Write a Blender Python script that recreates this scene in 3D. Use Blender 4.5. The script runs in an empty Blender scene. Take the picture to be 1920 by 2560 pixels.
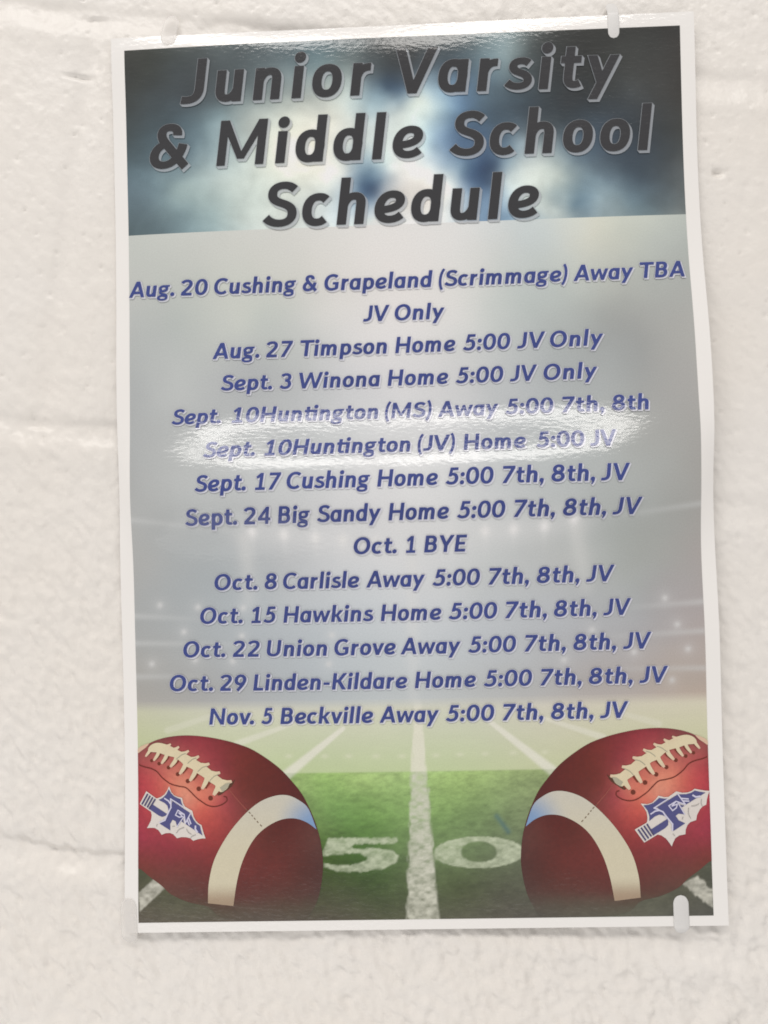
# A laminated football-schedule poster taped to a painted concrete-block wall, close up.
import bpy, math
import numpy as np
from mathutils import Matrix, Vector
from mathutils.geometry import delaunay_2d_cdt

scene = bpy.context.scene
INCH = 0.0254
HEIGHT = 1.55                       # poster centre above the floor, metres

# ------------------------------------------------------------------ camera
# poster frame: X right, Y up, Z out of the wall (inches)  ->  world: x, -z, y
CAM_ROT = np.array([[0.999292, -0.026263, -0.026958], [-0.027031, -0.999227, -0.02853], [-0.026187, 0.029239, -0.999229]])    # rows: right, down, forward (poster frame)
CAM_POS = np.array([-0.1585, -1.1497, 14.0629])    # inches, poster frame
FOCAL_PX, FRAME_H = 1862.0, 2560.0

TILT = math.radians(8.6)            # the poster hangs crooked on level block courses

def to_world(p):
    p = np.asarray(p, float); c, s = math.cos(TILT), math.sin(TILT)
    return np.stack([(p[..., 0]*c - p[..., 1]*s) * INCH, -p[..., 2] * INCH, (p[..., 0]*s + p[..., 1]*c) * INCH], -1)

cam_data = bpy.data.cameras.new('camera')
cam = bpy.data.objects.new('camera', cam_data)
scene.collection.objects.link(cam)
scene.camera = cam
cam_data.sensor_fit = 'VERTICAL'
cam_data.sensor_height = 24.0
cam_data.lens = 24.0 * FOCAL_PX / FRAME_H
cam_data.clip_start = 0.01
cam_data.clip_end = 50.0
cr, cu, cb = (to_world(CAM_ROT[0]) / INCH, to_world(-CAM_ROT[1]) / INCH, to_world(-CAM_ROT[2]) / INCH)
cp = to_world(CAM_POS) + np.array([0, 0, HEIGHT])
cam.matrix_world = Matrix([[cr[0], cu[0], cb[0], cp[0]], [cr[1], cu[1], cb[1], cp[1]],
                           [cr[2], cu[2], cb[2], cp[2]], [0, 0, 0, 1]])

# ------------------------------------------------------------------ light
world = bpy.data.worlds.new('World')
scene.world = world
world.use_nodes = True
wbg = world.node_tree.nodes['Background']
wbg.inputs[0].default_value = (1.0, 0.98, 0.965, 1)
wbg.inputs[1].default_value = 0.46

def ceiling_light(x, dist, up, w, d, watts, col):
    l = bpy.data.lights.new('ceiling_lamp', 'AREA')
    l.shape = 'RECTANGLE'
    l.size, l.size_y = w, d
    l.energy = watts
    l.color = col
    o = bpy.data.objects.new('ceiling_lamp', l)
    scene.collection.objects.link(o)
    o.location = (x, -dist, HEIGHT + up)
    return o

# a row of ceiling fixtures behind and above the camera
ceiling_light(-2.45, 1.85, 2.20, 1.22, 0.66, 19, (1.0, 0.965, 0.925))
ceiling_light(-1.10, 1.85, 2.20, 1.22, 0.66, 24, (1.0, 0.965, 0.925))
ceiling_light(0.24, 1.85, 2.20, 1.22, 0.66, 23, (1.0, 0.965, 0.925))

# added fill lamp, low in front, to brighten the lower wall; no visible source
bl = bpy.data.lights.new('low_fill', 'AREA'); bl.shape = 'RECTANGLE'; bl.size, bl.size_y = 1.8, 1.0
bl.energy = 4.5; bl.color = (1.0, 0.975, 0.95)
bo = bpy.data.objects.new('low_fill', bl); scene.collection.objects.link(bo)
bo.location = (-0.25, -0.85, HEIGHT - 1.25)
bo.rotation_euler = (math.radians(180 - 32), 0, 0)

scene.view_settings.view_transform = 'Standard'
scene.view_settings.look = 'None'
scene.view_settings.exposure = 0.28
scene.view_settings.gamma = 1.0
scene.view_settings.use_curve_mapping = False
scene.cycles.use_denoising = True
scene.cycles.filter_width = 1.8
scene.cycles.max_bounces = 6

# ------------------------------------------------------------------ the hanging sheet's shape
PW, PH = 10.5, 16.5                 # printed area, inches
BORDER = 0.255
ROWS_Y = np.array([8.55, 8.30, 8.0, 7.2, 6.2, 4.67, 3.85, 3.2, 2.36, 1.14, 0.60, 0.10, -0.45, -1.35, -2.9, -4.6, -6.3, -8.1, -8.55])
COLS_X = np.array([-5.25, -2.7, 0.0, 2.7, 5.25])
BULGE = np.array([
    #  left    mid-l   centre  mid-r   right     how far the sheet stands out (inches)
    [-0.01, -0.01,  0.00,  0.02,  0.03],
    [0.00,  0.040,  0.045, 0.04,  0.03],
    [0.00,  0.060,  0.08,  0.045, 0.02],
    [-0.03, 0.05,  0.06,  0.02, -0.01],
    [-0.05, 0.03,  0.03,  0.01, -0.04],
    [-0.07, 0.00,  0.00,  0.00, -0.03],
    [-0.06, -0.02, -0.02, 0.00,  0.02],
    [-0.05, -0.04, -0.04, 0.01,  0.09],
    [-0.02, -0.03, -0.02, 0.04,  0.17],
    [0.02,  0.07,  0.05,  0.13,  0.24],
    [0.05,  0.30,  0.28,  0.35,  0.27],
    [0.08,  0.54,  0.52,  0.56,  0.25],
    [0.08,  0.62,  0.61,  0.62,  0.20],
    [-0.01, 0.31,  0.44,  0.38,  0.09],
    [-0.07, 0.12,  0.22,  0.19,  0.10],
    [-0.11, 0.03,  0.09,  0.08,  0.05],
    [-0.08, 0.00,  0.02,  0.03,  0.02],
    [0.00,  0.00,  0.00,  0.00,  0.00],
    [0.00,  0.00,  0.00,  0.00,  0.00]])
BASE_Z = 0.17

def nat_spline_m(x, y):
    n = len(x); A = np.zeros((n, n)); b = np.zeros((n,) + y.shape[1:])
    A[0, 0] = A[-1, -1] = 1
    for i in range(1, n - 1):
        h0, h1 = x[i] - x[i-1], x[i+1] - x[i]
        A[i, i-1], A[i, i], A[i, i+1] = h0, 2 * (h0 + h1), h1
        b[i] = 6 * ((y[i+1] - y[i]) / h1 - (y[i] - y[i-1]) / h0)
    return np.linalg.solve(A, b)

def nat_spline_eval(x, y, m, t):
    i = np.clip(np.searchsorted(x, t) - 1, 0, len(x) - 2)
    h = x[i+1] - x[i]; a = (x[i+1] - t) / h; b = (t - x[i]) / h
    sh = (slice(None),) + (None,) * (y.ndim - 1)
    return a[sh] * y[i] + b[sh] * y[i+1] + ((a**3 - a)[sh] * m[i] + (b**3 - b)[sh] * m[i+1]) * (h**2)[sh] / 6

_ry = ROWS_Y[::-1].copy(); _bz = BULGE[::-1].copy(); _bm = nat_spline_m(_ry, _bz)

def sheet_z(X, Y):
    X = np.asarray(X, float); Y = np.asarray(Y, float)
    shp = X.shape; X = X.ravel(); Y = Y.ravel()
    c = nat_spline_eval(_ry, _bz, _bm, np.clip(Y, -8.6, 8.6))          # n x 5
    s = (np.clip(X, -5.6, 5.6) + 5.25) / 2.625
    out = np.zeros_like(X)
    for k in range(5):                                                   # quartic through the five columns
        w = np.ones_like(X)
        for j in range(5):
            if j != k: w = w * (s - j) / (k - j)
        out += w * c[:, k]
    return (BASE_Z + out).reshape(shp)

# ------------------------------------------------------------------ measured layout of the print (inches from its centre)
CLOUD_COLOURS = [(-5.2, 8.13, 72, 72, 68), (-5.16, 6.91, 75, 82, 84), (-5.18, 5.98, 90, 108, 116), (-5.19, 5.52, 100, 118, 128), (-5.2, 4.9, 95, 112, 118), (-4.74, 7.95, 74, 76, 72), (-4.76, 7.26, 74, 80, 82), (-4.2, 7.77, 78, 84, 86), (-3.34, 8.1, 90, 98, 100), (-2.27, 8.04, 92, 105, 110), (-1.51, 7.84, 105, 125, 130), (-0.74, 8.04, 88, 98, 100), (0.02, 8.17, 70, 72, 72), (0.01, 7.77, 75, 80, 84), (-3.99, 6.6, 95, 115, 125), (-3.37, 6.8, 130, 150, 155), (-2.92, 6.54, 170, 176, 170), (-2.3, 6.82, 195, 195, 182), (-1.53, 6.86, 200, 198, 185), (-1.16, 6.7, 205, 203, 190), (-0.55, 6.9, 150, 175, 185), (-0.31, 7.26, 75, 95, 114), (-0.76, 7.43, 150, 160, 158), (-1.52, 7.31, 160, 165, 160), (-2.28, 7.35, 130, 140, 140), (-3.05, 7.39, 95, 105, 108), (-3.82, 7.36, 78, 84, 88), (-0.01, 7.18, 101, 124, 144), (-0.18, 6.66, 190, 198, 195), (-4.8, 5.34, 110, 130, 138), (-4.25, 5.46, 140, 158, 158), (-3.48, 5.58, 170, 180, 175), (-2.71, 5.47, 190, 195, 185), (-1.73, 5.35, 205, 205, 195), (-1.19, 5.63, 200, 200, 195), (-0.74, 5.39, 78, 105, 136), (-0.55, 5.5, 73, 100, 131), (-0.86, 5.24, 127, 154, 178), (-0.8, 5.77, 116, 144, 163), (-0.35, 5.75, 190, 205, 205), (-0.05, 5.74, 220, 215, 208), (0.32, 5.5, 222, 216, 210), (-0.07, 5.14, 222, 216, 212), (-0.3, 4.99, 222, 216, 212), (0.53, 4.96, 222, 216, 210), (0.84, 5.25, 205, 212, 210), (-4.19, 4.92, 120, 140, 145), (-4.81, 4.88, 100, 118, 125), (-2.96, 4.79, 185, 192, 185), (-3.57, 4.82, 150, 168, 168), (-1.97, 4.75, 205, 206, 200), (-4.31, 6.08, 100, 120, 130), (-4.46, 6.55, 82, 98, 106), (0.98, 7.59, 85, 100, 112), (1.37, 7.88, 95, 112, 120), (2.12, 7.93, 125, 140, 142), (2.11, 7.63, 120, 136, 140), (2.65, 7.92, 80, 85, 85), (3.4, 8.04, 68, 68, 66), (4.53, 8.0, 70, 70, 68), (5.12, 8.05, 68, 66, 64), (4.5, 6.88, 75, 77, 78), (5.17, 6.85, 72, 70, 68), (5.15, 6.25, 74, 76, 76), (1.12, 6.99, 98, 130, 161), (0.59, 7.08, 155, 178, 190), (0.29, 6.94, 205, 210, 200), (0.13, 6.8, 200, 208, 200), (0.81, 6.7, 126, 154, 173), (1.49, 6.75, 81, 104, 124), (2.24, 6.95, 70, 82, 92), (2.98, 6.55, 75, 85, 92), (3.76, 7.28, 68, 70, 70), (1.31, 5.84, 88, 115, 146), (0.42, 6.26, 170, 195, 205), (0.65, 6.32, 127, 154, 178), (0.94, 6.16, 88, 115, 146), (1.68, 5.6, 64, 84, 112), (1.3, 5.39, 83, 110, 141), (1.15, 5.62, 87, 115, 142), (2.44, 5.8, 185, 192, 190), (2.95, 5.56, 170, 178, 172), (2.06, 5.82, 140, 160, 172), (3.71, 5.83, 84, 100, 115), (3.34, 6.0, 100, 120, 135), (4.45, 5.51, 80, 95, 108), (5.13, 5.57, 90, 95, 98), (3.69, 5.15, 125, 145, 155), (4.43, 4.97, 105, 125, 135), (5.1, 4.88, 110, 118, 120), (3.08, 5.02, 105, 129, 144), (2.78, 4.8, 175, 182, 178), (2.03, 4.75, 117, 144, 168), (2.12, 5.28, 195, 205, 205), (2.41, 5.12, 200, 205, 198), (4.05, 4.76, 125, 140, 145), (4.72, 4.74, 110, 125, 130), (3.38, 4.86, 124, 144, 155)]
PANEL_COLOURS = [(-5.13, 4.43, 190, 192, 186), (-3.89, 4.22, 195, 196, 190), (-2.36, 4.31, 205, 204, 198), (-0.85, 4.26, 216, 213, 208), (0.28, 4.06, 220, 216, 212), (0.89, 4.34, 200, 208, 208), (1.41, 4.1, 188, 194, 190), (2.16, 4.29, 185, 195, 195), (2.91, 4.27, 195, 200, 195), (3.66, 4.39, 207, 206, 192), (3.96, 4.42, 200, 202, 190), (4.77, 4.2, 180, 184, 178), (5.12, 3.88, 170, 173, 168), (-5.15, 3.35, 185, 186, 182), (-4.3, 3.01, 178, 182, 178), (-3.16, 2.97, 195, 197, 190), (-2.55, 3.1, 188, 192, 186), (-2.23, 3.55, 200, 200, 193), (-1.26, 3.06, 210, 208, 204), (-0.12, 3.02, 218, 214, 212), (1.01, 3.13, 205, 206, 202), (1.76, 3.25, 180, 188, 184), (2.49, 2.91, 172, 178, 175), (3.25, 3.34, 180, 184, 178), (3.59, 2.79, 158, 160, 157), (4.33, 3.06, 165, 166, 162), (5.0, 2.27, 168, 167, 163), (4.36, 3.6, 175, 178, 172), (-5.15, 1.88, 172, 174, 173), (-4.32, 1.86, 185, 187, 185), (-3.02, 2.05, 175, 177, 177), (-2.42, 1.73, 176, 178, 178), (-1.29, 1.84, 200, 200, 201), (-0.15, 1.88, 212, 210, 210), (0.97, 1.84, 200, 200, 200), (2.08, 1.65, 178, 181, 182), (3.55, 1.81, 165, 168, 167), (4.28, 2.08, 155, 156, 154), (5.03, 1.52, 165, 163, 160), (-5.14, 0.35, 170, 171, 170), (-3.84, -0.45, 185, 187, 186), (-2.36, -0.5, 195, 196, 196), (-0.93, -0.54, 212, 211, 211), (0.14, -0.56, 215, 214, 213), (1.21, -0.59, 203, 204, 204), (2.63, -0.63, 185, 188, 187), (4.07, -0.52, 172, 174, 171), (5.0, -0.32, 168, 167, 163), (-3.89, 0.68, 172, 174, 173), (-1.66, 0.6, 185, 187, 187), (-0.19, 0.56, 200, 200, 200), (1.98, 0.48, 175, 178, 178), (4.15, 0.57, 162, 163, 160), (-5.14, -1.52, 172, 172, 170), (-3.97, -1.55, 170, 174, 175), (-2.46, -1.73, 185, 187, 188), (-0.98, -1.76, 205, 206, 207), (0.11, -1.79, 210, 210, 210), (1.2, -1.81, 195, 197, 196), (2.65, -1.85, 185, 186, 184), (4.13, -1.75, 165, 167, 163), (5.1, -1.78, 165, 160, 157), (-5.17, -2.65, 165, 166, 165), (-3.25, -2.68, 172, 177, 180), (-1.75, -2.7, 185, 189, 192), (-0.28, -2.73, 198, 201, 203), (1.18, -2.76, 188, 191, 194), (2.64, -2.8, 178, 180, 183), (4.1, -2.84, 168, 167, 168), (5.12, -2.87, 168, 160, 158), (-5.12, -3.78, 168, 165, 160), (-3.28, -3.65, 172, 174, 175), (-1.78, -3.67, 180, 185, 188), (-0.08, -3.69, 192, 196, 197), (1.89, -3.74, 182, 183, 183), (3.35, -3.77, 175, 170, 168), (5.09, -3.82, 178, 165, 155)]
FIELD_COLOURS = [(-5.22, -4.53, 196, 198, 170), (-4.83, -4.23, 198, 198, 180), (-3.3, -4.54, 205, 207, 185), (-1.06, -4.57, 208, 210, 190), (1.14, -4.61, 205, 207, 188), (3.33, -4.66, 205, 203, 180), (5.08, -4.62, 206, 203, 178), (-3.32, -5.06, 198, 205, 172), (-1.83, -5.3, 192, 203, 165), (0.76, -5.34, 195, 205, 168), (2.59, -5.23, 200, 202, 172), (-1.84, -5.63, 152, 183, 113), (-1.09, -5.68, 160, 186, 121), (-0.36, -5.69, 162, 188, 126), (0.75, -5.71, 160, 186, 121), (1.48, -5.72, 155, 176, 121), (-2.14, -5.74, 145, 171, 111), (-1.48, -6.19, 118, 153, 91), (-1.64, -6.55, 105, 131, 81), (-0.75, -6.42, 120, 154, 91), (1.1, -6.3, 128, 151, 103), (0.36, -6.36, 132, 161, 103), (-1.13, -7.07, 75, 100, 58), (-0.39, -7.01, 105, 126, 86), (0.71, -7.03, 115, 133, 96), (1.45, -6.82, 115, 129, 99), (-1.52, -7.65, 82, 90, 66), (-0.77, -7.52, 78, 95, 62), (0.69, -7.68, 86, 94, 70), (1.42, -7.91, 92, 93, 80), (-1.16, -8.16, 90, 90, 75), (0.68, -8.19, 98, 98, 85), (-2.64, -8.15, 95, 88, 78), (-4.5, -8.12, 98, 95, 82), (-5.16, -7.32, 82, 84, 68), (-5.17, -7.75, 92, 90, 76), (-3.75, -8.06, 97, 92, 80), (3.22, -8.22, 98, 96, 86), (4.69, -7.59, 95, 95, 82), (5.2, -7.38, 90, 92, 80), (4.31, -8.23, 100, 100, 90), (-1.87, -7.14, 72, 92, 52)]
BALL_COLOURS = [(-5.23, -5.46, 172, 77, 81), (-5.22, -5.28, 164, 87, 86), (-5.23, -6.17, 174, 72, 81), (-5.23, -6.7, 160, 67, 81), (-5.19, -7.15, 126, 67, 64), (-5.01, -6.38, 164, 72, 77), (-4.64, -6.87, 145, 65, 73), (-4.82, -5.57, 194, 106, 97), (-4.56, -5.71, 215, 135, 113), (-4.34, -5.96, 215, 145, 124), (-4.82, -5.82, 198, 101, 91), (-5.04, -5.82, 184, 82, 84), (-4.02, -6.24, 198, 97, 86), (-3.87, -6.38, 184, 87, 81), (-4.17, -6.87, 145, 67, 70), (-4.46, -7.22, 121, 67, 64), (-4.65, -7.57, 108, 72, 67), (-4.29, -7.57, 106, 69, 65), (-4.07, -4.96, 150, 67, 73), (-4.43, -4.89, 145, 67, 73), (-4.81, -4.92, 135, 77, 77), (-3.7, -5.11, 135, 63, 66), (-3.34, -5.29, 121, 60, 57), (-2.98, -5.47, 108, 56, 52), (-2.63, -5.76, 101, 54, 49), (-3.35, -5.82, 121, 63, 59), (-3.71, -5.46, 145, 69, 73), (-3.85, -5.29, 150, 69, 73), (-3.58, -6.03, 160, 77, 81), (-3.36, -6.11, 135, 72, 70), (-4.08, -5.82, 203, 116, 99), (-2.83, -6.71, 101, 58, 54), (-2.47, -6.54, 97, 54, 51), (-2.11, -6.61, 101, 63, 59), (-2.66, -7.24, 108, 60, 57), (-2.85, -7.59, 101, 63, 59), (-2.31, -7.42, 95, 60, 56), (-1.95, -7.25, 89, 60, 57), (-1.87, -6.9, 97, 67, 63), (-2.14, -7.88, 92, 72, 67), (-3.04, -8.04, 95, 77, 71), (-2.68, -8.15, 92, 79, 71), (-3.39, -7.76, 101, 65, 61), (-3.9, -8.0, 92, 72, 64), (-2.24, -6.08, 92, 53, 49), (-3.86, -5.89, 208, 126, 108)]
BALL_OUTLINE = [[-5.485, -5.247], [-5.296, -5.122], [-5.126, -5.014], [-4.956, -4.924], [-4.694, -4.853], [-4.359, -4.822], [-3.991, -4.845], [-3.626, -4.912], [-3.336, -4.993], [-3.083, -5.095], [-2.798, -5.275], [-2.55, -5.474], [-2.34, -5.707], [-2.166, -5.94], [-2.012, -6.261], [-1.912, -6.545], [-1.847, -6.828], [-1.817, -7.181], [-1.846, -7.498], [-1.918, -7.813], [-2.038, -8.056], [-2.184, -8.202], [-2.684, -8.223], [-3.4, -8.207], [-3.757, -8.14], [-3.969, -7.962], [-4.327, -7.87], [-4.65, -7.726], [-4.829, -7.567], [-5.046, -7.409], [-5.235, -7.259], [-5.485, -7.112]]
BAND_OUTER = [[-3.968, -7.892], [-3.943, -7.506], [-3.829, -7.087], [-3.587, -6.668], [-3.291, -6.318], [-2.997, -6.073], [-2.706, -5.952], [-2.453, -5.937], [-2.24, -6.028], [-2.064, -6.189], [-1.923, -6.563]]
BAND_INNER = [[-3.495, -7.947], [-3.422, -7.512], [-3.306, -7.127], [-3.12, -6.778], [-2.899, -6.551], [-2.608, -6.395], [-2.338, -6.363], [-2.106, -6.436], [-1.92, -6.573]]
BAND_SEAM = [[-3.223, -6.188], [-3.145, -6.266], [-3.04, -6.391], [-2.892, -6.547]]
BALL_SEAM = [[-3.535, -5.821], [-3.394, -5.999], [-3.223, -6.188]]
LACE_BAND = [[-5.028, -5.01], [-4.89, -4.954], [-4.695, -4.992], [-4.502, -5.087], [-4.348, -5.163], [-4.169, -5.263], [-3.966, -5.389], [-3.814, -5.514], [-3.651, -5.639], [-3.575, -5.689], [-3.551, -5.776], [-3.655, -5.863], [-3.731, -5.85], [-3.793, -5.75], [-3.907, -5.675], [-4.021, -5.588], [-4.122, -5.525], [-4.237, -5.438], [-4.352, -5.387], [-4.467, -5.287], [-4.569, -5.224], [-4.724, -5.187], [-4.88, -5.136], [-5.062, -5.111]]
LACE_TAIL_TOP = [[-5.028, -5.048], [-4.866, -5.099], [-4.711, -5.149], [-4.531, -5.237], [-4.351, -5.313], [-4.159, -5.425], [-3.943, -5.551], [-3.742, -5.726]]
LACE_TAIL_END = [[-5.116, -5.205], [-4.96, -5.28], [-4.811, -5.337], [-4.643, -5.399], [-4.464, -5.53], [-4.272, -5.655], [-4.043, -5.805], [-3.828, -5.917]]
LACE_TIP_BASE = [[-4.748, -5.023], [-4.58, -5.087], [-4.413, -5.162], [-4.234, -5.263], [-4.043, -5.376], [-3.853, -5.526], [-3.651, -5.689]]
LACE_TIP_END = [[-4.63, -4.98], [-4.475, -5.027], [-4.289, -5.104], [-4.097, -5.205], [-3.901, -5.343], [-3.702, -5.508], [-3.485, -5.671]]
LACE_HOLES = [[-5.006, -5.286], [-4.863, -5.343], [-4.682, -5.414], [-4.507, -5.537], [-4.318, -5.664], [-4.111, -5.807], [-3.889, -5.979]]
LACE_CREASES = [[-4.531, -5.262], [-4.426, -5.181], [-4.342, -5.153], [-4.312, -5.338], [-4.221, -5.263], [-4.143, -5.238], [-4.122, -5.488], [-4.031, -5.413], [-3.94, -5.389], [-3.907, -5.675], [-3.829, -5.589], [-3.725, -5.539]]
LACE_KNOT = [[-3.711, -5.788], [-3.601, -5.708], [-3.511, -5.69], [-3.545, -5.764], [-3.655, -5.869]]
LACE_WEDGE = [[-5.271, -5.086], [-5.231, -5.035], [-5.152, -4.998], [-5.047, -4.963], [-5.113, -5.042], [-5.193, -5.098], [-5.266, -5.148]]
LACE_SHADE = [[-3.46, -5.678], [-3.421, -5.641], [-3.487, -5.764], [-3.603, -5.851], [-3.707, -5.924], [-3.758, -5.924], [-3.718, -5.862], [-3.537, -5.727]]
STITCH = [[-5.255, -5.362], [-5.157, -5.399], [-5.027, -5.43], [-4.911, -5.486], [-4.821, -5.586], [-4.731, -5.661], [-4.628, -5.723], [-4.486, -5.76], [-4.358, -5.785], [-4.256, -5.872], [-4.155, -5.972], [-4.053, -6.046], [-3.952, -6.108], [-3.838, -6.134], [-3.723, -6.116], [-3.633, -6.073], [-3.581, -6.024], [-3.593, -5.962], [-3.643, -5.949]]
EM_SILHOUETTE = [[3.895, -6.656], [4.061, -6.895], [4.306, -6.752], [4.374, -6.769], [4.456, -6.828], [4.516, -6.908], [4.556, -6.972], [4.579, -6.909], [4.623, -6.826], [4.698, -6.775], [4.809, -6.756], [4.816, -6.672], [4.851, -6.589], [4.905, -6.537], [5.011, -6.503], [5.029, -6.414], [5.079, -6.321], [5.134, -6.259], [5.203, -6.229], [5.217, -6.135], [5.241, -6.052], [5.275, -5.981], [5.175, -5.972], [5.082, -5.954], [5.003, -5.937], [4.944, -5.977], [4.87, -6.002], [4.776, -6.005], [4.666, -5.977], [4.586, -6.033], [4.522, -6.074], [4.448, -6.078], [4.344, -6.049], [4.29, -6.116], [4.225, -6.173], [4.14, -6.198], [4.015, -6.185], [4.075, -6.259], [4.12, -6.344], [4.132, -6.439], [4.125, -6.512], [4.108, -6.538]]
EM_UPPER = [[4.066, -6.217], [4.161, -6.209], [4.246, -6.179], [4.31, -6.127], [4.353, -6.086], [4.416, -6.1], [4.505, -6.108], [4.371, -6.183], [4.253, -6.263], [4.413, -6.344], [4.468, -6.429], [4.406, -6.402], [4.344, -6.39], [4.269, -6.42], [4.162, -6.503], [4.167, -6.419], [4.136, -6.313]]
EM_LOWER = [[4.183, -6.655], [4.221, -6.635], [4.488, -6.472], [4.507, -6.519], [4.497, -6.587], [4.441, -6.639], [4.233, -6.761]]
EM_LETTER = [[4.306, -6.258], [4.691, -6.03], [4.806, -6.198], [4.769, -6.192], [4.661, -6.147], [4.696, -6.192], [4.804, -6.394], [4.695, -6.378], [4.641, -6.419], [4.696, -6.502], [4.81, -6.556], [4.596, -6.691], [4.582, -6.68], [4.585, -6.557], [4.439, -6.35]]
EM_TIP = [[4.707, -6.03], [4.838, -6.031], [4.933, -6.009], [5.002, -5.968], [5.091, -5.991], [5.195, -6.009], [4.833, -6.219], [4.816, -6.198]]
EM_SLIVER = [[4.721, -6.217], [4.81, -6.24], [4.756, -6.267]]
EM_BARS = [[3.956, -6.651], [4.088, -6.853], [4.01, -6.621], [4.14, -6.818], [4.063, -6.588], [4.191, -6.782], [4.116, -6.554], [4.236, -6.761]]
EM_LINES_A = [[4.192, -6.375], [4.272, -6.324], [4.351, -6.312]]
EM_LINES_B = [[4.253, -6.265], [4.413, -6.339], [4.453, -6.403], [4.579, -6.563], [4.573, -6.68]]
EM_LINES_C = [[4.259, -6.263], [4.371, -6.191], [4.51, -6.108]]
EM_LINES_D = [[4.579, -6.237], [4.655, -6.153], [4.522, -6.231], [4.587, -6.321], [4.657, -6.27], [4.677, -6.203], [4.579, -6.237]]
EM_LINES_E = [[4.696, -6.03], [4.821, -6.213]]
EM_LINES_F = [[4.655, -6.153], [4.821, -6.213]]
EM_LINES_G = [[4.691, -6.182], [4.804, -6.394]]
EM_DASH_A = [[4.757, -6.103], [4.877, -6.115]]
EM_DASH_B = [[4.786, -6.149], [4.886, -6.155]]
EM_DASH_C = [[4.963, -6.051], [5.014, -6.081], [5.088, -6.072]]
EM_GREY_A = [[4.882, -6.275], [4.873, -6.379], [4.912, -6.469]]
EM_GREY_B = [[4.93, -6.244], [4.998, -6.241], [5.073, -6.205]]
EM_GREY_C = [[5.118, -6.123], [5.11, -6.206], [5.129, -6.249]]
EM_GREY_D = [[4.774, -6.435], [4.76, -6.484]]
EM_GREY_E = [[4.579, -6.741], [4.614, -6.778]]
EM_ANCHORS = [[-5.175, -5.966], [-3.992, -6.712], [3.978, -6.775], [5.275, -5.981]]
FIVE = [[-1.702, -6.732], [-0.456, -6.749], [-0.433, -6.82], [-0.512, -6.858], [-1.223, -6.848], [-1.303, -6.907], [-1.262, -6.949], [-0.869, -6.93], [-0.551, -6.988], [-0.429, -7.077], [-0.468, -7.2], [-0.702, -7.309], [-1.13, -7.36], [-1.485, -7.344], [-1.805, -7.28], [-1.803, -7.199], [-1.483, -7.239], [-1.197, -7.225], [-0.999, -7.14], [-0.998, -7.087], [-1.086, -7.033], [-1.299, -7.019], [-1.585, -7.037], [-1.799, -7.058], [-1.797, -6.942]]
ZERO = [[1.056, -7.035], [1.891, -7.046], [1.065, -6.746], [1.056, -7.035], [1.392, -7.032], [1.051, -6.844]]
MIDLINE_L = [[-0.036, -4.14], [-0.079, -4.658], [-0.162, -5.839], [-0.228, -6.925], [-0.294, -8.248]]
MIDLINE_R = [[0.074, -4.142], [0.102, -4.661], [0.125, -5.512], [0.199, -6.58], [0.279, -8.255]]
YARD = [[-1.38, -4.719], [-2.517, -5.616], [-2.164, -4.566], [-3.372, -4.985], [-3.834, -4.461], [-4.691, -4.727], [-0.098, -4.685], [-0.099, -4.703]]
YARD_R = [[1.321, -4.641], [2.511, -5.622], [2.291, -4.591], [3.372, -4.97], [3.769, -4.555], [4.396, -4.746]]
HASH = [[-2.406, -5.219], [-1.735, -5.226], [-1.29, -5.232], [-0.787, -5.239], [-0.308, -5.246], [0.317, -5.242], [0.758, -5.235], [1.219, -5.229], [1.731, -5.224], [2.308, -5.221]]
LAMPS = [[-2.923, -1.051], [-2.337, -1.113], [-1.766, -1.179], [-1.266, -1.24], [-0.67, -1.287], [0.7, -1.265], [1.293, -1.149], [1.805, -1.128], [2.357, -1.089], [2.886, -0.978]]
SPARKS = [[-4.78, -2.38], [-4.047, -2.43], [-3.182, -2.458], [-4.325, -2.888], [-4.96, -3.481], [-4.122, -3.413], [-3.405, -3.443], [-1.609, -3.519], [-3.218, -2.977], [-1.534, -2.987], [4.568, -2.456], [4.775, -2.942], [4.957, -3.391], [4.654, -3.953], [3.972, -3.423], [2.695, -3.537], [3.216, -3.001]]
BEAMS = [[-5.312, -2.574], [-4.013, -2.654], [-5.325, -3.086], [-2.958, -3.143], [-5.28, -3.72], [-4.039, -3.713], [-5.253, -0.767], [-3.072, -1.05], [3.96, -2.607], [5.262, -2.541], [3.505, -3.133], [5.237, -3.07], [3.639, -3.723], [5.239, -3.748], [3.14, -0.999], [5.269, -0.744], [-3.074, -1.196], [-3.072, -2.312], [2.929, -1.136], [3.125, -2.196], [-0.029, -1.637], [-0.061, -4.288]]
FOOTLINE = [[-5.258, -7.685], [-4.955, -7.427], [-4.739, -7.586], [-5.26, -8.044]]
FOOTLINE_R = [[4.73, -7.65], [5.016, -7.515], [5.284, -7.804], [5.273, -8.116]]
LEVELS = [[-5.277, -5.468], [5.278, -5.602], [-5.331, -4.164], [5.28, -4.224]]
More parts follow.
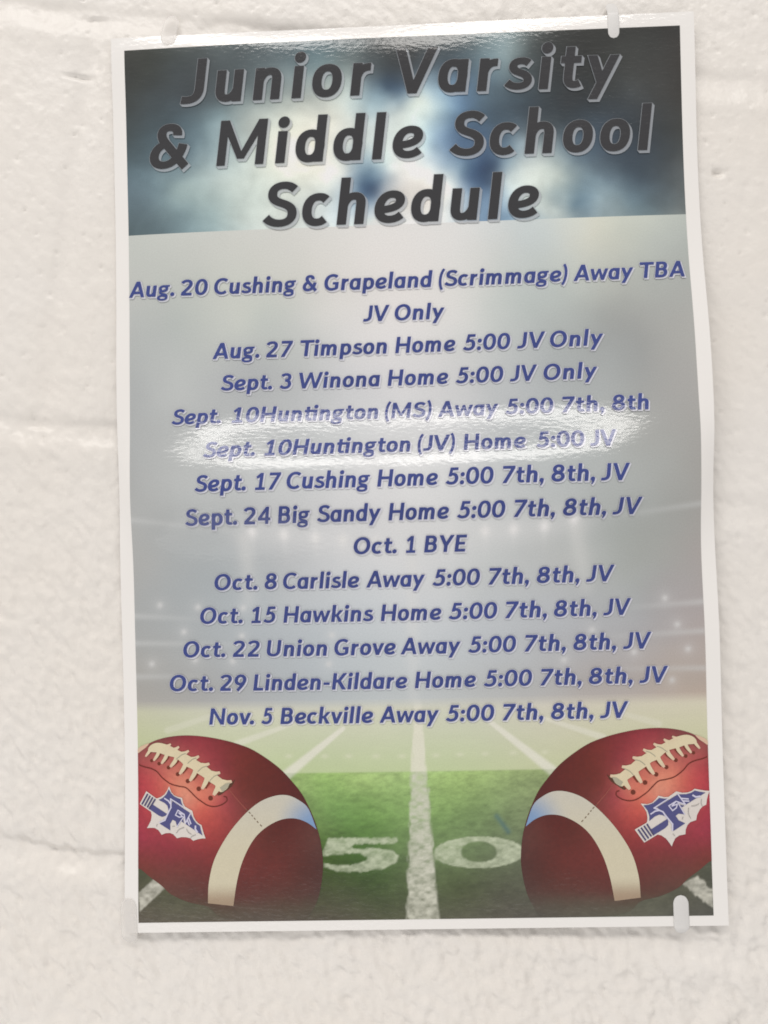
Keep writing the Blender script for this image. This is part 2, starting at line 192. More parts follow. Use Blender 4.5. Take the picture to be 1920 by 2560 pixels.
LINES = [
    (7.132, [('Junior', -4.201, -0.534), ('Varsity', -0.065, 4.136)]),
    (5.913, [('&', -4.818, -4.07), ('Middle', -3.533, 0.404), ('School', 0.89, 4.711)]),
    (4.701, [('Schedule', -2.674, 2.54)]),
    (3.468, [('Aug.', -5.275, -4.395), ('20', -4.272, -3.751), ('Cushing', -3.632, -2.067), ('&', -1.949, -1.678), ('Grapeland', -1.536, 0.511), ('(Scrimmage)', 0.62, 3.022), ('Away', 3.126, 4.237), ('TBA', 4.354, 5.166)]),
    (2.854, [('JV', -0.825, -0.316), ('Only', -0.225, 0.715)]),
    (2.234, [('Aug.', -3.689, -2.797), ('27', -2.671, -2.154), ('Timpson', -2.017, -0.385), ('Home', -0.234, 0.897), ('5:00', 1.031, 1.919), ('JV', 2.036, 2.569), ('Only', 2.648, 3.626)]),
    (1.621, [('Sept.', -3.543, -2.567), ('3', -2.431, -2.2), ('Winona', -2.053, -0.529), ('Home', -0.393, 0.747), ('5:00', 0.88, 1.772), ('JV', 1.885, 2.398), ('Only', 2.509, 3.494)]),
    (0.984, [('Sept.', -4.458, -3.523), ('10Huntington', -3.314, -0.579), ('(MS)', -0.456, 0.417), ('Away', 0.528, 1.649), ('5:00', 1.766, 2.654), ('7th,', 2.799, 3.563), ('8th', 3.703, 4.367)]),
    (0.317, [('Sept.', -3.801, -2.835), ('10Huntington', -2.659, -0.0), ('(JV)', 0.129, 0.812), ('Home', 0.957, 2.082), ('5:00', 2.26, 3.129), ('JV', 3.215, 3.717)]),
    (-0.307, [('Sept.', -3.926, -2.971), ('17', -2.806, -2.331), ('Cushing', -2.235, -0.738), ('Home', -0.616, 0.472), ('5:00', 0.602, 1.462), ('7th,', 1.608, 2.342), ('8th,', 2.474, 3.247), ('JV', 3.345, 3.89)]),
    (-0.906, [('Sept.', -4.156, -3.17), ('24', -3.044, -2.553), ('Big', -2.424, -1.832), ('Sandy', -1.716, -0.559), ('Home', -0.433, 0.652), ('5:00', 0.79, 1.653), ('7th,', 1.796, 2.535), ('8th,', 2.675, 3.454), ('JV', 3.564, 4.11)]),
    (-1.500, [('Oct.', -1.077, -0.3), ('1', -0.135, 0.036), ('BYE', 0.192, 0.97)]),
    (-2.117, [('Oct.', -3.709, -2.891), ('8', -2.757, -2.524), ('Carlisle', -2.408, -0.997), ('Away', -0.876, 0.199), ('5:00', 0.327, 1.193), ('7th,', 1.338, 2.08), ('8th,', 2.218, 3.001), ('JV', 3.116, 3.649)]),
    (-2.738, [('Oct.', -4.001, -3.191), ('15', -3.03, -2.562), ('Hawkins', -2.427, -0.763), ('Home', -0.627, 0.481), ('5:00', 0.606, 1.494), ('7th,', 1.632, 2.396), ('8th,', 2.521, 3.303), ('JV', 3.417, 3.94)]),
    (-3.359, [('Oct.', -4.338, -3.535), ('22', -3.395, -2.881), ('Union', -2.753, -1.628), ('Grove', -1.495, -0.366), ('Away', -0.282, 0.818), ('5:00', 0.946, 1.824), ('7th,', 1.969, 2.727), ('8th,', 2.862, 3.643), ('JV', 3.762, 4.292)]),
    (-3.988, [('Oct.', -4.618, -3.788), ('29', -3.658, -3.152), ('Linden-Kildare', -3.032, -0.172), ('Home', -0.039, 1.081), ('5:00', 1.217, 2.103), ('7th,', 2.245, 3.005), ('8th,', 3.131, 3.931), ('JV', 4.049, 4.578)]),
    (-4.617, [('Nov.', -3.884, -3.034), ('5', -2.9, -2.682), ('Beckville', -2.542, -0.817), ('Away', -0.703, 0.392), ('5:00', 0.508, 1.401), ('7th,', 1.545, 2.294), ('8th,', 2.432, 3.206), ('JV', 3.322, 3.846)]),
]

PWH, PTOP, PBOT = 5.272, 8.24, -8.235            # printed area (inches)
SHEET_L, SHEET_R, SHEET_T, SHEET_B = -5.53, 5.54, 8.50, -8.42
BANNER_Y, GRASS_Y, HORIZON_Y = 4.676, -5.535, -4.19

# ------------------------------------------------------------------ helpers
def lin(c):
    c = np.asarray(c, float) / 255.0
    return np.where(c <= 0.04045, c / 12.92, ((c + 0.055) / 1.055) ** 2.4)

INK_GAIN, INK_VEIL = 1.02, 0.027
def ink(c):                                       # printed colour -> base colour
    return np.clip(lin(c) * INK_GAIN - INK_VEIL, 0.007, 0.86)

def hashn(ix, iy, seed):
    h = (ix.astype(np.int64) * 374761393 + iy.astype(np.int64) * 668265263 + seed * 1442695041) & 0xFFFFFFFF
    h = ((h ^ (h >> 13)) * 1274126177) & 0xFFFFFFFF
    return ((h ^ (h >> 16)) & 0xFFFFFF) / float(0xFFFFFF)

def vnoise(x, y, seed=0):                         # smooth value noise, -1..1
    ix, iy = np.floor(x), np.floor(y)
    fx, fy = x - ix, y - iy
    fx, fy = fx*fx*fx*(fx*(fx*6-15)+10), fy*fy*fy*(fy*(fy*6-15)+10)
    a, b = hashn(ix, iy, seed), hashn(ix+1, iy, seed)
    c, d = hashn(ix, iy+1, seed), hashn(ix+1, iy+1, seed)
    return 2 * ((a*(1-fx)+b*fx)*(1-fy) + (c*(1-fx)+d*fx)*fy) - 1

def fbm(x, y, seed=0, n=4, gain=0.5):
    s, a, t = 0.0, 1.0, 0.0
    for k in range(n):
        s = s + a * vnoise(x * 2**k, y * 2**k, seed + 17*k); t += a; a *= gain
    return s / t

def sm(a, b, x):
    t = np.clip((x - a) / (b - a), 0, 1)
    return t * t * (3 - 2 * t)

def link(name, me, parent=None):
    o = bpy.data.objects.new(name, me)
    scene.collection.objects.link(o)
    if parent is not None: o.parent = parent
    return o

def sheet_normal(X, Y):
    e = 0.01
    dx = (sheet_z(X+e, Y) - sheet_z(X-e, Y)) / (2*e)
    dy = (sheet_z(X, Y+e) - sheet_z(X, Y-e)) / (2*e)
    n = np.stack([-dx, -dy, np.ones_like(dx)], -1)
    return n / np.linalg.norm(n, axis=-1, keepdims=True)

def sheet_point(X, Y, h=0.0):
    X = np.asarray(X, float); Y = np.asarray(Y, float)
    p = np.stack([X, Y, sheet_z(X, Y)], -1)
    return p + sheet_normal(X, Y) * (np.zeros_like(X) + h)[..., None]

def loc(p):                                       # poster frame (inches) -> object space (metres)
    p = np.asarray(p, float)
    return np.stack([p[..., 0]*INCH, -p[..., 2]*INCH, p[..., 1]*INCH], -1)

def tri_mesh(name, co, faces, mat, parent, uv=None, col=None, normals=None, mats=None, fmat=None):
    me = bpy.data.meshes.new(name)
    me.from_pydata([tuple(v) for v in co], [], [tuple(f) for f in faces])
    finish(me, mat, uv, col, normals)
    return link(name, me, parent)

def finish(me, mat, uv=None, col=None, normals=None):
    if mat is not None: me.materials.append(mat)
    me.polygons.foreach_set('use_smooth', np.ones(len(me.polygons), bool))
    if uv is not None:
        lay = me.uv_layers.new(name='UVMap')
        li = np.empty(len(me.loops), np.int32); me.loops.foreach_get('vertex_index', li)
        lay.data.foreach_set('uv', np.asarray(uv, np.float32)[li].ravel())
    if col is not None:
        at = me.color_attributes.new('Col', 'FLOAT_COLOR', 'POINT')
        c = np.ones((len(me.vertices), 4), np.float32); c[:, :3] = col
        at.data.foreach_set('color', c.ravel())
    me.update()
    if normals is not None:
        me.normals_split_custom_set_from_vertices([tuple(n) for n in normals])

def grid_faces(nx, ny):
    i = np.arange(nx*ny).reshape(ny, nx)
    return np.stack([i[:-1, :-1], i[:-1, 1:], i[1:, 1:], i[1:, :-1]], -1).reshape(-1, 4)

def fast_mesh(name, co, quads, mat, parent=None, uv=None, col=None):
    me = bpy.data.meshes.new(name)
    me.vertices.add(len(co)); me.vertices.foreach_set('co', np.asarray(co, np.float32).ravel())
    n = len(quads)
    me.loops.add(n*4); me.loops.foreach_set('vertex_index', np.asarray(quads, np.int32).ravel())
    me.polygons.add(n); me.polygons.foreach_set('loop_start', np.arange(0, n*4, 4, dtype=np.int32))
    me.update(calc_edges=True)
    finish(me, mat, uv, col)
    return link(name, me, parent)

LAYER = 0.0045                                    # one ink layer above the next (inches)

# ------------------------------------------------------------------ materials
def new_mat(name):
    m = bpy.data.materials.new(name); m.use_nodes = True
    nt = m.node_tree
    return m, nt, nt.nodes['Principled BSDF']

def laminate_bump(nt, bs):
    uvn = nt.nodes.new('ShaderNodeUVMap'); uvn.uv_map = 'UVMap'
    def noise(sx, sy, rot, detail):
        mp = nt.nodes.new('ShaderNodeMapping')
        mp.inputs['Rotation'].default_value = (0, 0, rot)
        mp.inputs['Scale'].default_value = (sx, sy, 1)
        nz = nt.nodes.new('ShaderNodeTexNoise')
        nz.inputs['Scale'].default_value = 1.0
        nz.inputs['Detail'].default_value = detail
        nt.links.new(uvn.outputs[0], mp.inputs[0]); nt.links.new(mp.outputs[0], nz.inputs['Vector'])
        return nz
    n1 = noise(7.5, 16.0, 0.2, 2.0)              # the pouch's orange-peel, drawn out sideways
    n2 = noise(0.75, 1.25, 0.25, 1.0)                # lazy unevenness
    add = nt.nodes.new('ShaderNodeMath'); add.operation = 'MULTIPLY_ADD'
    add.inputs[1].default_value = 3.2
    nt.links.new(n2.outputs[0], add.inputs[0]); nt.links.new(n1.outputs[0], add.inputs[2])
    bp = nt.nodes.new('ShaderNodeBump')
    bp.inputs['Strength'].default_value = 1.0
    bp.inputs['Distance'].default_value = LAM_BUMP
    nt.links.new(add.outputs[0], bp.inputs['Height'])
    nt.links.new(bp.outputs[0], bs.inputs['Coat Normal'])
    bs.inputs['Coat Weight'].default_value = 1.0
    bs.inputs['Coat Roughness'].default_value = 0.15
    bs.inputs['Coat IOR'].default_value = 1.5
    bs.inputs['Roughness'].default_value = 0.55
    bs.inputs['Specular IOR Level'].default_value = 0.05

LAM_BUMP = 0.00011

def print_mat(name, grain=0.05):
    m, nt, bs = new_mat(name)
    at = nt.nodes.new('ShaderNodeVertexColor'); at.layer_name = 'Col'
    uvn = nt.nodes.new('ShaderNodeUVMap'); uvn.uv_map = 'UVMap'
    nz = nt.nodes.new('ShaderNodeTexNoise'); nz.inputs['Scale'].default_value = 42.0; nz.inputs['Detail'].default_value = 2.0
    nt.links.new(uvn.outputs[0], nz.inputs['Vector'])
    mr = nt.nodes.new('ShaderNodeMapRange')
    mr.inputs['From Min'].default_value = 0.3; mr.inputs['From Max'].default_value = 0.7
    mr.inputs['To Min'].default_value = 1 - grain; mr.inputs['To Max'].default_value = 1 + grain
    nt.links.new(nz.outputs[0], mr.inputs['Value'])
    mx = nt.nodes.new('ShaderNodeVectorMath'); mx.operation = 'SCALE'
    nt.links.new(at.outputs['Color'], mx.inputs[0]); nt.links.new(mr.outputs[0], mx.inputs['Scale'])
    nt.links.new(mx.outputs[0], bs.inputs['Base Color'])
    laminate_bump(nt, bs)
    return m

MAT_PRINT = print_mat('printed_ink')
MAT_PAPER, _nt, _bs = new_mat('laminated_paper')
_bs.inputs['Base Color'].default_value = (0.83, 0.805, 0.78, 1)
laminate_bump(_nt, _bs)

def wall_mat():
    m, nt, bs = new_mat('painted_block')
    tc = nt.nodes.new('ShaderNodeTexCoord')
    n1 = nt.nodes.new('ShaderNodeTexNoise'); n1.inputs['Scale'].default_value = 9.0; n1.inputs['Detail'].default_value = 3.0
    n2 = nt.nodes.new('ShaderNodeTexNoise'); n2.inputs['Scale'].default_value = 420.0; n2.inputs['Detail'].default_value = 3.0
    n3 = nt.nodes.new('ShaderNodeTexNoise'); n3.inputs['Scale'].default_value = 140.0; n3.inputs['Detail'].default_value = 2.0
    for n in (n1, n2, n3): nt.links.new(tc.outputs['Object'], n.inputs['Vector'])
    cr_ = nt.nodes.new('ShaderNodeValToRGB')
    e = cr_.color_ramp.elements
    e[0].position = 0.34; e[0].color = (0.775, 0.732, 0.682, 1)
    e[1].position = 0.66; e[1].color = (0.780, 0.746, 0.708, 1)
    nt.links.new(n1.outputs[0], cr_.inputs[0])
    nt.links.new(cr_.outputs[0], bs.inputs['Base Color'])
    ad = nt.nodes.new('ShaderNodeMath'); ad.operation = 'MULTIPLY_ADD'; ad.inputs[1].default_value = 0.45
    nt.links.new(n2.outputs[0], ad.inputs[0]); nt.links.new(n3.outputs[0], ad.inputs[2])
    bp = nt.nodes.new('ShaderNodeBump'); bp.inputs['Strength'].default_value = 0.6; bp.inputs['Distance'].default_value = 0.0006
    nt.links.new(ad.outputs[0], bp.inputs['Height']); nt.links.new(bp.outputs[0], bs.inputs['Normal'])
    bs.inputs['Roughness'].default_value = 0.36
    bs.inputs['Specular IOR Level'].default_value = 0.45
    return m
MAT_WALL = wall_mat()

def tape_mat(name, opacity, col):
    m, nt, bs = new_mat(name)
    bs.inputs['Base Color'].default_value = col
    bs.inputs['Roughness'].default_value = 0.38
    nz = nt.nodes.new('ShaderNodeTexNoise'); nz.inputs['Scale'].default_value = 160.0
    tc = nt.nodes.new('ShaderNodeTexCoord'); nt.links.new(tc.outputs['Object'], nz.inputs['Vector'])
    bp = nt.nodes.new('ShaderNodeBump'); bp.inputs['Distance'].default_value = 0.0003; bp.inputs['Strength'].default_value = 0.5
    nt.links.new(nz.outputs[0], bp.inputs['Height']); nt.links.new(bp.outputs[0], bs.inputs['Normal'])
    tr = nt.nodes.new('ShaderNodeBsdfTransparent')
    mix = nt.nodes.new('ShaderNodeMixShader'); mix.inputs[0].default_value = opacity
    nt.links.new(tr.outputs[0], mix.inputs[1]); nt.links.new(bs.outputs[0], mix.inputs[2])
    nt.links.new(mix.outputs[0], nt.nodes['Material Output'].inputs['Surface'])
    return m
MAT_CLOUDY = tape_mat('cloudy_tape', 0.80, (0.78, 0.765, 0.75, 1))
MAT_CREAM = tape_mat('cream_tape', 0.30, (0.83, 0.80, 0.77, 1))

# ------------------------------------------------------------------ the wall
def axis(half, fine, far):
    a = np.arange(-half, half + fine/2, fine)
    g = [half]; st = fine
    while g[-1] < far: st *= 1.25; g.append(g[-1] + st)
    g = np.array(g[1:])
    return np.concatenate([-g[::-1], a, g])

def wall_height(x, y):                            # world inches about the poster centre
    c, s = math.cos(TILT), math.sin(TILT)
    u = 0.64*x - 0.77*y; v = 0.77*x + 0.64*y     # roller drag: lumps drawn out down to the right
    low = sm(5.0, -7.0, y)                        # pitted and smooth above, ropy below
    h = 0.022 * fbm(x*0.45, y*0.45, 3, 3)
    h += (0.008 + 0.030*low) * fbm(u*2.6, v*6.0, 11, 3, 0.55)
    h += (0.007 + 0.027*low) * fbm(u*4.6, v*10.5, 23, 2)
    h += 0.024*low*(0.5 - np.abs(vnoise(u*4.2 + 0.3*vnoise(x*3, y*3, 27), v*8.5, 29))) + 0.006*low*(0.5-np.abs(vnoise(u*9, v*17, 33)))
    # pinholes and paint blobs
    for seed, cell, rad, dep, keep in ((51, 0.30, 0.018, -0.026, 0.46), (77, 0.55, 0.026, -0.032, 0.32), (91, 0.34, 0.026, 0.018, 0.45)):
        gx, gy = np.floor(x/cell), np.floor(y/cell)
        for dx in (-1, 0, 1):
            for dy in (-1, 0, 1):
                ix, iy = gx+dx, gy+dy
                px = (ix + 0.15 + 0.7*hashn(ix, iy, seed))*cell
                py = (iy + 0.15 + 0.7*hashn(ix, iy, seed+1))*cell
                k = hashn(ix, iy, seed+2) < keep
                r = rad * (0.6 + 0.8*hashn(ix, iy, seed+3))
                qx, qy = x-px, y-py
                d2 = (0.8*(0.64*qx-0.77*qy))**2 + (1.15*(0.77*qx+0.64*qy))**2
                h += np.where(k, dep*np.exp(-d2/(r*r)), 0) * (1.0 if dep > 0 else (1.15 - 0.35*low))
    # mortar joints, struck and painted over
    wob = 0.10*fbm(x*0.9, y*0.9, 5, 3)
    course = np.round((y + wob*0.8)/8.06)
    dj = (y + wob*0.8) - course*8.06
    am = (0.6 + 0.5*fbm(x*0.5, y*0.5, 8, 2))*(1 + 0.9*sm(-4.0, -6.0, y))
    h -= 0.060*am*np.exp(-(dj/0.22)**2)
    h -= 0.026*am*np.exp(-((dj-0.14+0.05*fbm(x*2.2, y*2.2, 9, 2))/0.09)**2)
    h += (0.020 + 0.022*sm(-4.0, -6.0, y))*np.exp(-((dj+0.42)/0.24)**2)
    row = np.floor((y + wob*0.8)/8.06)
    off = np.where(np.mod(row, 2) == 0, 0.83 + 8.0, 0.83)
    dv = np.mod(x + wob - off + 8.0, 16.0) - 8.0
    h -= 0.048*np.exp(-(dv/0.22)**2)
    # chips and a filled patch
    c_, s_ = math.cos(TILT), math.sin(TILT)
    def blob(X, Y, rx, ry, dep):
        bx, by = X*c_ - Y*s_, X*s_ + Y*c_
        return dep*np.exp(-(((x-bx)/rx)**2 + ((y-by)/ry)**2)**2)
    h += blob(5.95, 5.50, 0.11, 0.07, -0.075)
    h += blob(-6.25, 7.88, 0.28, 0.03, -0.06)
    h += blob(5.42, -10.1, 0.27, 0.36, 0.075) + blob(4.93, -10.1, 0.20, 0.22, -0.05)
    return h

wx, wy = axis(9.6, 0.042, 44), axis(12.2, 0.042, 44)
GX, GY = np.meshgrid(wx, wy)
GZ = wall_height(GX, GY)
wco = loc(np.stack([GX, GY, GZ], -1).reshape(-1, 3))
wall = fast_mesh('block_wall', wco, grid_faces(len(wx), len(wy)), MAT_WALL)
wall.location = (0, 0, HEIGHT)
wall['label'] = 'cream painted concrete block wall with pitted, lumpy paint behind the poster'
wall['category'] = 'wall'

# ------------------------------------------------------------------ the poster
poster = bpy.data.objects.new('poster', None)
scene.collection.objects.link(poster)
poster.location = (0, 0, HEIGHT)
poster.rotation_euler = (0, -TILT, 0)
poster['label'] = 'laminated football schedule poster with two footballs, hanging crooked on the cream block wall'
poster['category'] = 'poster'

def local_normals(X, Y):
    n = sheet_normal(X, Y)
    return np.stack([n[:, 0], -n[:, 2], n[:, 1]], -1)

# sheet: front, back and rim in one mesh
def build_sheet():
    nx, ny = 110, 170
    xs, ys = np.linspace(SHEET_L, SHEET_R, nx), np.linspace(SHEET_B, SHEET_T, ny)
    X, Y = np.meshgrid(xs, ys)
    corner = 0.10                                  # rounded pouch corners
    X, Y = X.ravel(), Y.ravel()
    edge = np.minimum.reduce([X-SHEET_L, SHEET_R-X, Y-SHEET_B, SHEET_T-Y])
    front, back = sheet_point(X, Y, 0.0), sheet_point(X, Y, -0.012)
    q = grid_faces(nx, ny); n = nx*ny
    idx = np.arange(n).reshape(ny, nx)
    ring = np.concatenate([idx[0, :], idx[1:, -1], idx[-1, -2::-1], idx[-2:0:-1, 0]])
    nxt = np.roll(ring, -1)
    m = len(ring); a = np.arange(m); b = np.roll(a, -1)
    rim = np.stack([a + 2*n, a + 2*n + m, b + 2*n + m, b + 2*n], -1)
    co = loc(np.concatenate([front, back, front[ring], back[ring]]))
    uv = np.stack([X, Y], -1); uv = np.concatenate([uv, uv, uv[ring], uv[ring]])
    o = fast_mesh('sheet', co, np.concatenate([q, q[:, ::-1]+n, rim]), MAT_PAPER, poster, uv)
    return o
build_sheet()

def scatter(X, Y, samples, lam=0.02, warp=0.0, seed=0):
    """thin-plate blend of printed colours sampled over the picture"""
    a = np.array(samples, float)
    if warp:
        X, Y = X + warp*fbm(X*1.3, Y*1.3, seed, 3), Y + warp*fbm(X*1.3+40, Y*1.3, seed+5, 3)
    c = np.sqrt(ink(a[:, 2:])); P = a[:, :2]; n = len(a)
    k = lambda d2: 0.5*d2*np.log(d2 + 1e-9)
    K = k(((P[:, None] - P[None])**2).sum(-1)) + lam*np.eye(n)
    Q = np.concatenate([np.ones((n, 1)), P], 1)
    w = np.linalg.solve(np.block([[K, Q], [Q.T, np.zeros((3, 3))]]), np.concatenate([c, np.zeros((3, 3))]))
    out = w[n] + X[..., None]*w[n+1] + Y[..., None]*w[n+2]
    for i in range(n): out = out + k((X-P[i, 0])**2 + (Y-P[i, 1])**2)[..., None]*w[i]
    lo, hi = c.min(0)*0.96, c.max(0)*1.02
    return np.clip(out, lo, hi)**2

def in_poly(X, Y, P):
    P = np.asarray(P); ins = np.zeros(X.shape, bool)
    for i in range(len(P)):
        (x0, y0), (x1, y1) = P[i-1], P[i]
        if y0 == y1: continue
        ins ^= ((y0 > Y) != (y1 > Y)) & (X < (x1-x0)*(Y-y0)/(y1-y0) + x0)
    return ins

def seg_d(X, Y, a, b):
    a, b = np.asarray(a, float), np.asarray(b, float); d = b-a
    t = np.clip(((X-a[0])*d[0] + (Y-a[1])*d[1])/(d@d), 0, 1)
    return np.hypot(X-a[0]-t*d[0], Y-a[1]-t*d[1]), t

def mixc(c, target, w):
    w = np.asarray(w)[..., None]
    return c*(1-w) + np.asarray(target)*w

def banner_colour(X, Y):
    c = scatter(X, Y, CLOUD_COLOURS, 0.01, 0.20, 31)
    g = c.mean(-1, keepdims=True)
    c = g + (c - g)*0.76
    lum = c.mean(-1)
    c = c*(1 + 0.30*sm(0.05, 0.30, lum))[..., None]*np.array([0.955, 1.025, 1.045])
    c = c*(1 + 0.10*fbm(X*3.2 + 0.5*fbm(X*1.7, Y*1.7, 69, 2), Y*3.8, 70, 3))[..., None]
    c = mixc(c, ink((226, 221, 214)), 0.75*np.exp(-(((X-0.35)/0.62)**2 + ((Y-5.22)/0.40)**2)**1.5) + 0.35*np.exp(-((X+0.9)/0.9)**2 - ((Y-6.35)/0.45)**2))
    return c*(1 + 0.26*fbm(X*1.1 + 0.6*fbm(X*0.9, Y*0.9, 63, 3), Y*1.4 + 0.5*fbm(X*0.8, Y*1.1, 64, 2), 61, 4, 0.55))[..., None]

def panel_colour(X, Y):
    c = scatter(X, Y, PANEL_COLOURS, 0.10, 0.22, 37)
    c = c*(1 + 0.018*fbm(X*1.2, Y*1.2, 66, 4))[..., None]
    white = ink((226, 226, 226))
    c = c*np.array([0.985, 1.005, 1.025])*1.08
    glow = np.exp(-((X-0.45)/1.6)**2 - ((Y-4.5)/1.7)**2)
    ang = np.arctan2(X-0.6, 6.4-Y)
    rays = (0.5 + 0.5*vnoise(ang*9.0, Y*0.0 + 3.0, 68))*sm(1.2, 0.2, np.abs(ang))*sm(-0.5, 4.6, Y)
    c = mixc(c, ink((228, 226, 224)), np.clip(0.82*glow + 0.16*rays, 0, 1))
    for x, y in LAMPS:                             # floodlights on the stand's rim
        d = np.hypot((X-x), (Y-y))
        c = mixc(c, white, 0.85*np.exp(-(d/0.10)**2) + 0.32*np.exp(-(np.hypot((X-x)/1.6, Y-y)/0.26)**2)
                 + 0.22*np.exp(-((X-x)/0.05)**2 - (np.abs(Y-y)/0.30)**2))
    for x, y in SPARKS:                            # camera flashes in the crowd
        d = np.hypot(X-x, Y-y)
        c = mixc(c, ink((214, 214, 214)), 0.55*np.exp(-(d/0.055)**2) + 0.15*np.exp(-(d/0.16)**2))
    for k in range(8):                             # tier edges and rim
        d, t = seg_d(X, Y, BEAMS[2*k], BEAMS[2*k+1])
        c = mixc(c, ink((205, 207, 207)), 0.42*np.exp(-(d/0.055)**2)*(1 - 0.75*(t if k in (0, 1, 2, 3) else 1-t)))
    for a, b, w in ((BEAMS[16], BEAMS[17], 0.15), (BEAMS[18], BEAMS[19], 0.16), (BEAMS[20], BEAMS[21], 0.12)):
        d, t = seg_d(X, Y, a, b)
        c = mixc(c, ink((222, 222, 220)), 0.42*np.exp(-(d/w)**2)*(1-0.5*t))
    tier = np.abs(np.mod((Y + 0.02*X*X*0.12)*2.1, 1.0) - 0.5)
    c = c*(1 + 0.03*sm(-1.8, -2.6, Y)*(tier-0.25))[..., None]
    hor = np.exp(-((Y-HORIZON_Y-0.25)/0.22)**2)
    return c*(1-0.06*hor)[..., None]

def field_colour(X, Y):
    pale = scatter(X, Y, [s for s in FIELD_COLOURS if s[1] > GRASS_Y], 0.2)
    lush = scatter(X, Y, [s for s in FIELD_COLOURS if s[1] <= GRASS_Y], 0.05, 0.10, 41)
    top = (Y > GRASS_Y)
    dep = np.clip((GRASS_Y - Y)/2.7, 0, 1)
    # blades: short strokes that grow towards the viewer
    g = 0.8*fbm(X*7.5, Y*17, 71, 4, 0.7) + 0.35*fbm(X*2.2, Y*6, 72, 3)
    lush = lush*(1 + (0.42-0.12*dep)*g)[..., None]
    rag = 0.05*vnoise(X*22, Y*8, 74)
    chalk = ink((222, 220, 206))
    def painted(w, strength):
        br = 0.75 + 0.5*fbm(X*9, Y*16, 75, 3)
        return np.clip(w*strength*np.where(top, 1, br), 0, 1)
    # numerals
    def soft_poly(P):
        return np.mean([in_poly(X + rag*0.4 + ox, Y + rag*0.3 + oy, P).astype(float) for ox in (-0.012, 0.0, 0.012) for oy in (-0.012, 0.0, 0.012)], axis=0)
    five = soft_poly(FIVE)
    zc = np.array(ZERO)
    ro = np.hypot((X-zc[0, 0])/abs(zc[1, 0]-zc[0, 0]), (Y-zc[0, 1])/abs(zc[2, 1]-zc[0, 1])) + rag*0.5
    ri = np.hypot((X-zc[0, 0]-0.0)/abs(zc[4, 0]-zc[0, 0]), (Y-zc[0, 1]-0.01)/abs(zc[5, 1]-zc[0, 1])) + rag*0.8
    zero = sm(1.04, 0.96, ro)*sm(0.90, 1.10, ri)
    num_c = ink((196, 204, 178))
    lush = mixc(lush, num_c, painted(five, 0.86)); lush = mixc(lush, num_c, painted(zero, 0.84))
    # lines
    L = np.array(MIDLINE_L); R = np.array(MIDLINE_R)
    lx = np.interp(-Y, -L[:, 1], L[:, 0]); rx = np.interp(-Y, -R[:, 1], R[:, 0])
    soft = 0.035
    mid = sm(lx-soft, lx+soft, X + rag*0.6)*sm(rx+soft, rx-soft, X + rag*0.6)
    lush = mixc(lush, ink((205, 205, 190)), painted(mid, 0.92))
    pale = mixc(pale, ink((224, 222, 206)), mid*0.85)
    for A, B, w0, w1, st in ((YARD[0], YARD[1], 0.06, 0.14, 0.8), (YARD[2], YARD[3], 0.05, 0.09, 0.5), (YARD[4], YARD[5], 0.07, 0.09, 0.28),
                             (YARD_R[0], YARD_R[1], 0.06, 0.14, 0.8), (YARD_R[2], YARD_R[3], 0.05, 0.09, 0.5), (YARD_R[4], YARD_R[5], 0.07, 0.09, 0.28)):
        d, t = seg_d(X, Y, A, B)
        w = (w0 + (w1-w0)*t)
        pale = mixc(pale, ink((226, 224, 212)), st*sm(w, w*0.35, d))
        lush = mixc(lush, ink((205, 208, 190)), st*sm(w, w*0.35, d))
    for x, y in HASH:
        pale = mixc(pale, ink((222, 222, 200)), 0.45*np.exp(-((X-x)/0.07)**2 - ((Y-y)/0.04)**2))
    for P in (FOOTLINE, FOOTLINE_R):
        lush = mixc(lush, ink((198, 196, 184)), painted(soft_poly(P), 0.95))
    # a short blue mark printed on the turf
    lush = mixc(lush, ink((74, 108, 120)), 0.55*np.exp(-(seg_d(X, Y, (1.40, -6.38), (1.60, -6.66))[0]/0.05)**2))
    blend = sm(GRASS_Y+0.02, GRASS_Y-0.02, Y + 0.02*rag)
    pale = pale*(1 + 0.02*fbm(X*4, Y*10, 78, 3))[..., None]
    hz = panel_colour(X, np.full_like(Y, HORIZON_Y))
    pale = mixc(pale, hz, sm(HORIZON_Y-0.22, HORIZON_Y+0.02, Y)*0.9)
    return pale*(1-blend[..., None]) + lush*blend[..., None]

def picture_colour(X, Y):
    X = np.asarray(X, float); Y = np.asarray(Y, float)
    out = np.empty(X.shape + (3,))
    b, f = Y > BANNER_Y, Y < HORIZON_Y
    p = ~(b | f)
    for m, fn in ((b, banner_colour), (p, panel_colour), (f, field_colour)):
        if m.any(): out[m] = fn(X[m], Y[m])
    return out

def picture(name, y0, y1, step, fn):
    nx, ny = int(2*PWH/step)+1, int((y1-y0)/step)+1
    X, Y = np.meshgrid(np.linspace(-PWH, PWH, nx), np.linspace(y0, y1, ny))
    X, Y = X.ravel(), Y.ravel()
    col = np.clip(fn(X, Y), 0.006, 0.86)
    return fast_mesh(name, loc(sheet_point(X, Y, LAYER)), grid_faces(nx, ny), MAT_PRINT, poster, np.stack([X, Y], -1), col)

picture('cloud_banner', BANNER_Y, PTOP, 0.034, banner_colour)
picture('stadium_panel', HORIZON_Y, BANNER_Y, 0.034, panel_colour)
picture('field_picture', PBOT, HORIZON_Y, 0.0205, field_colour)

# ------------------------------------------------------------------ flat shapes laid on the sheet
def ccw(P):
    P = np.asarray(P, float)
    a = 0.5*np.sum(P[:, 0]*np.roll(P[:, 1], -1) - np.roll(P[:, 0], -1)*P[:, 1])
    return P if a > 0 else P[::-1]

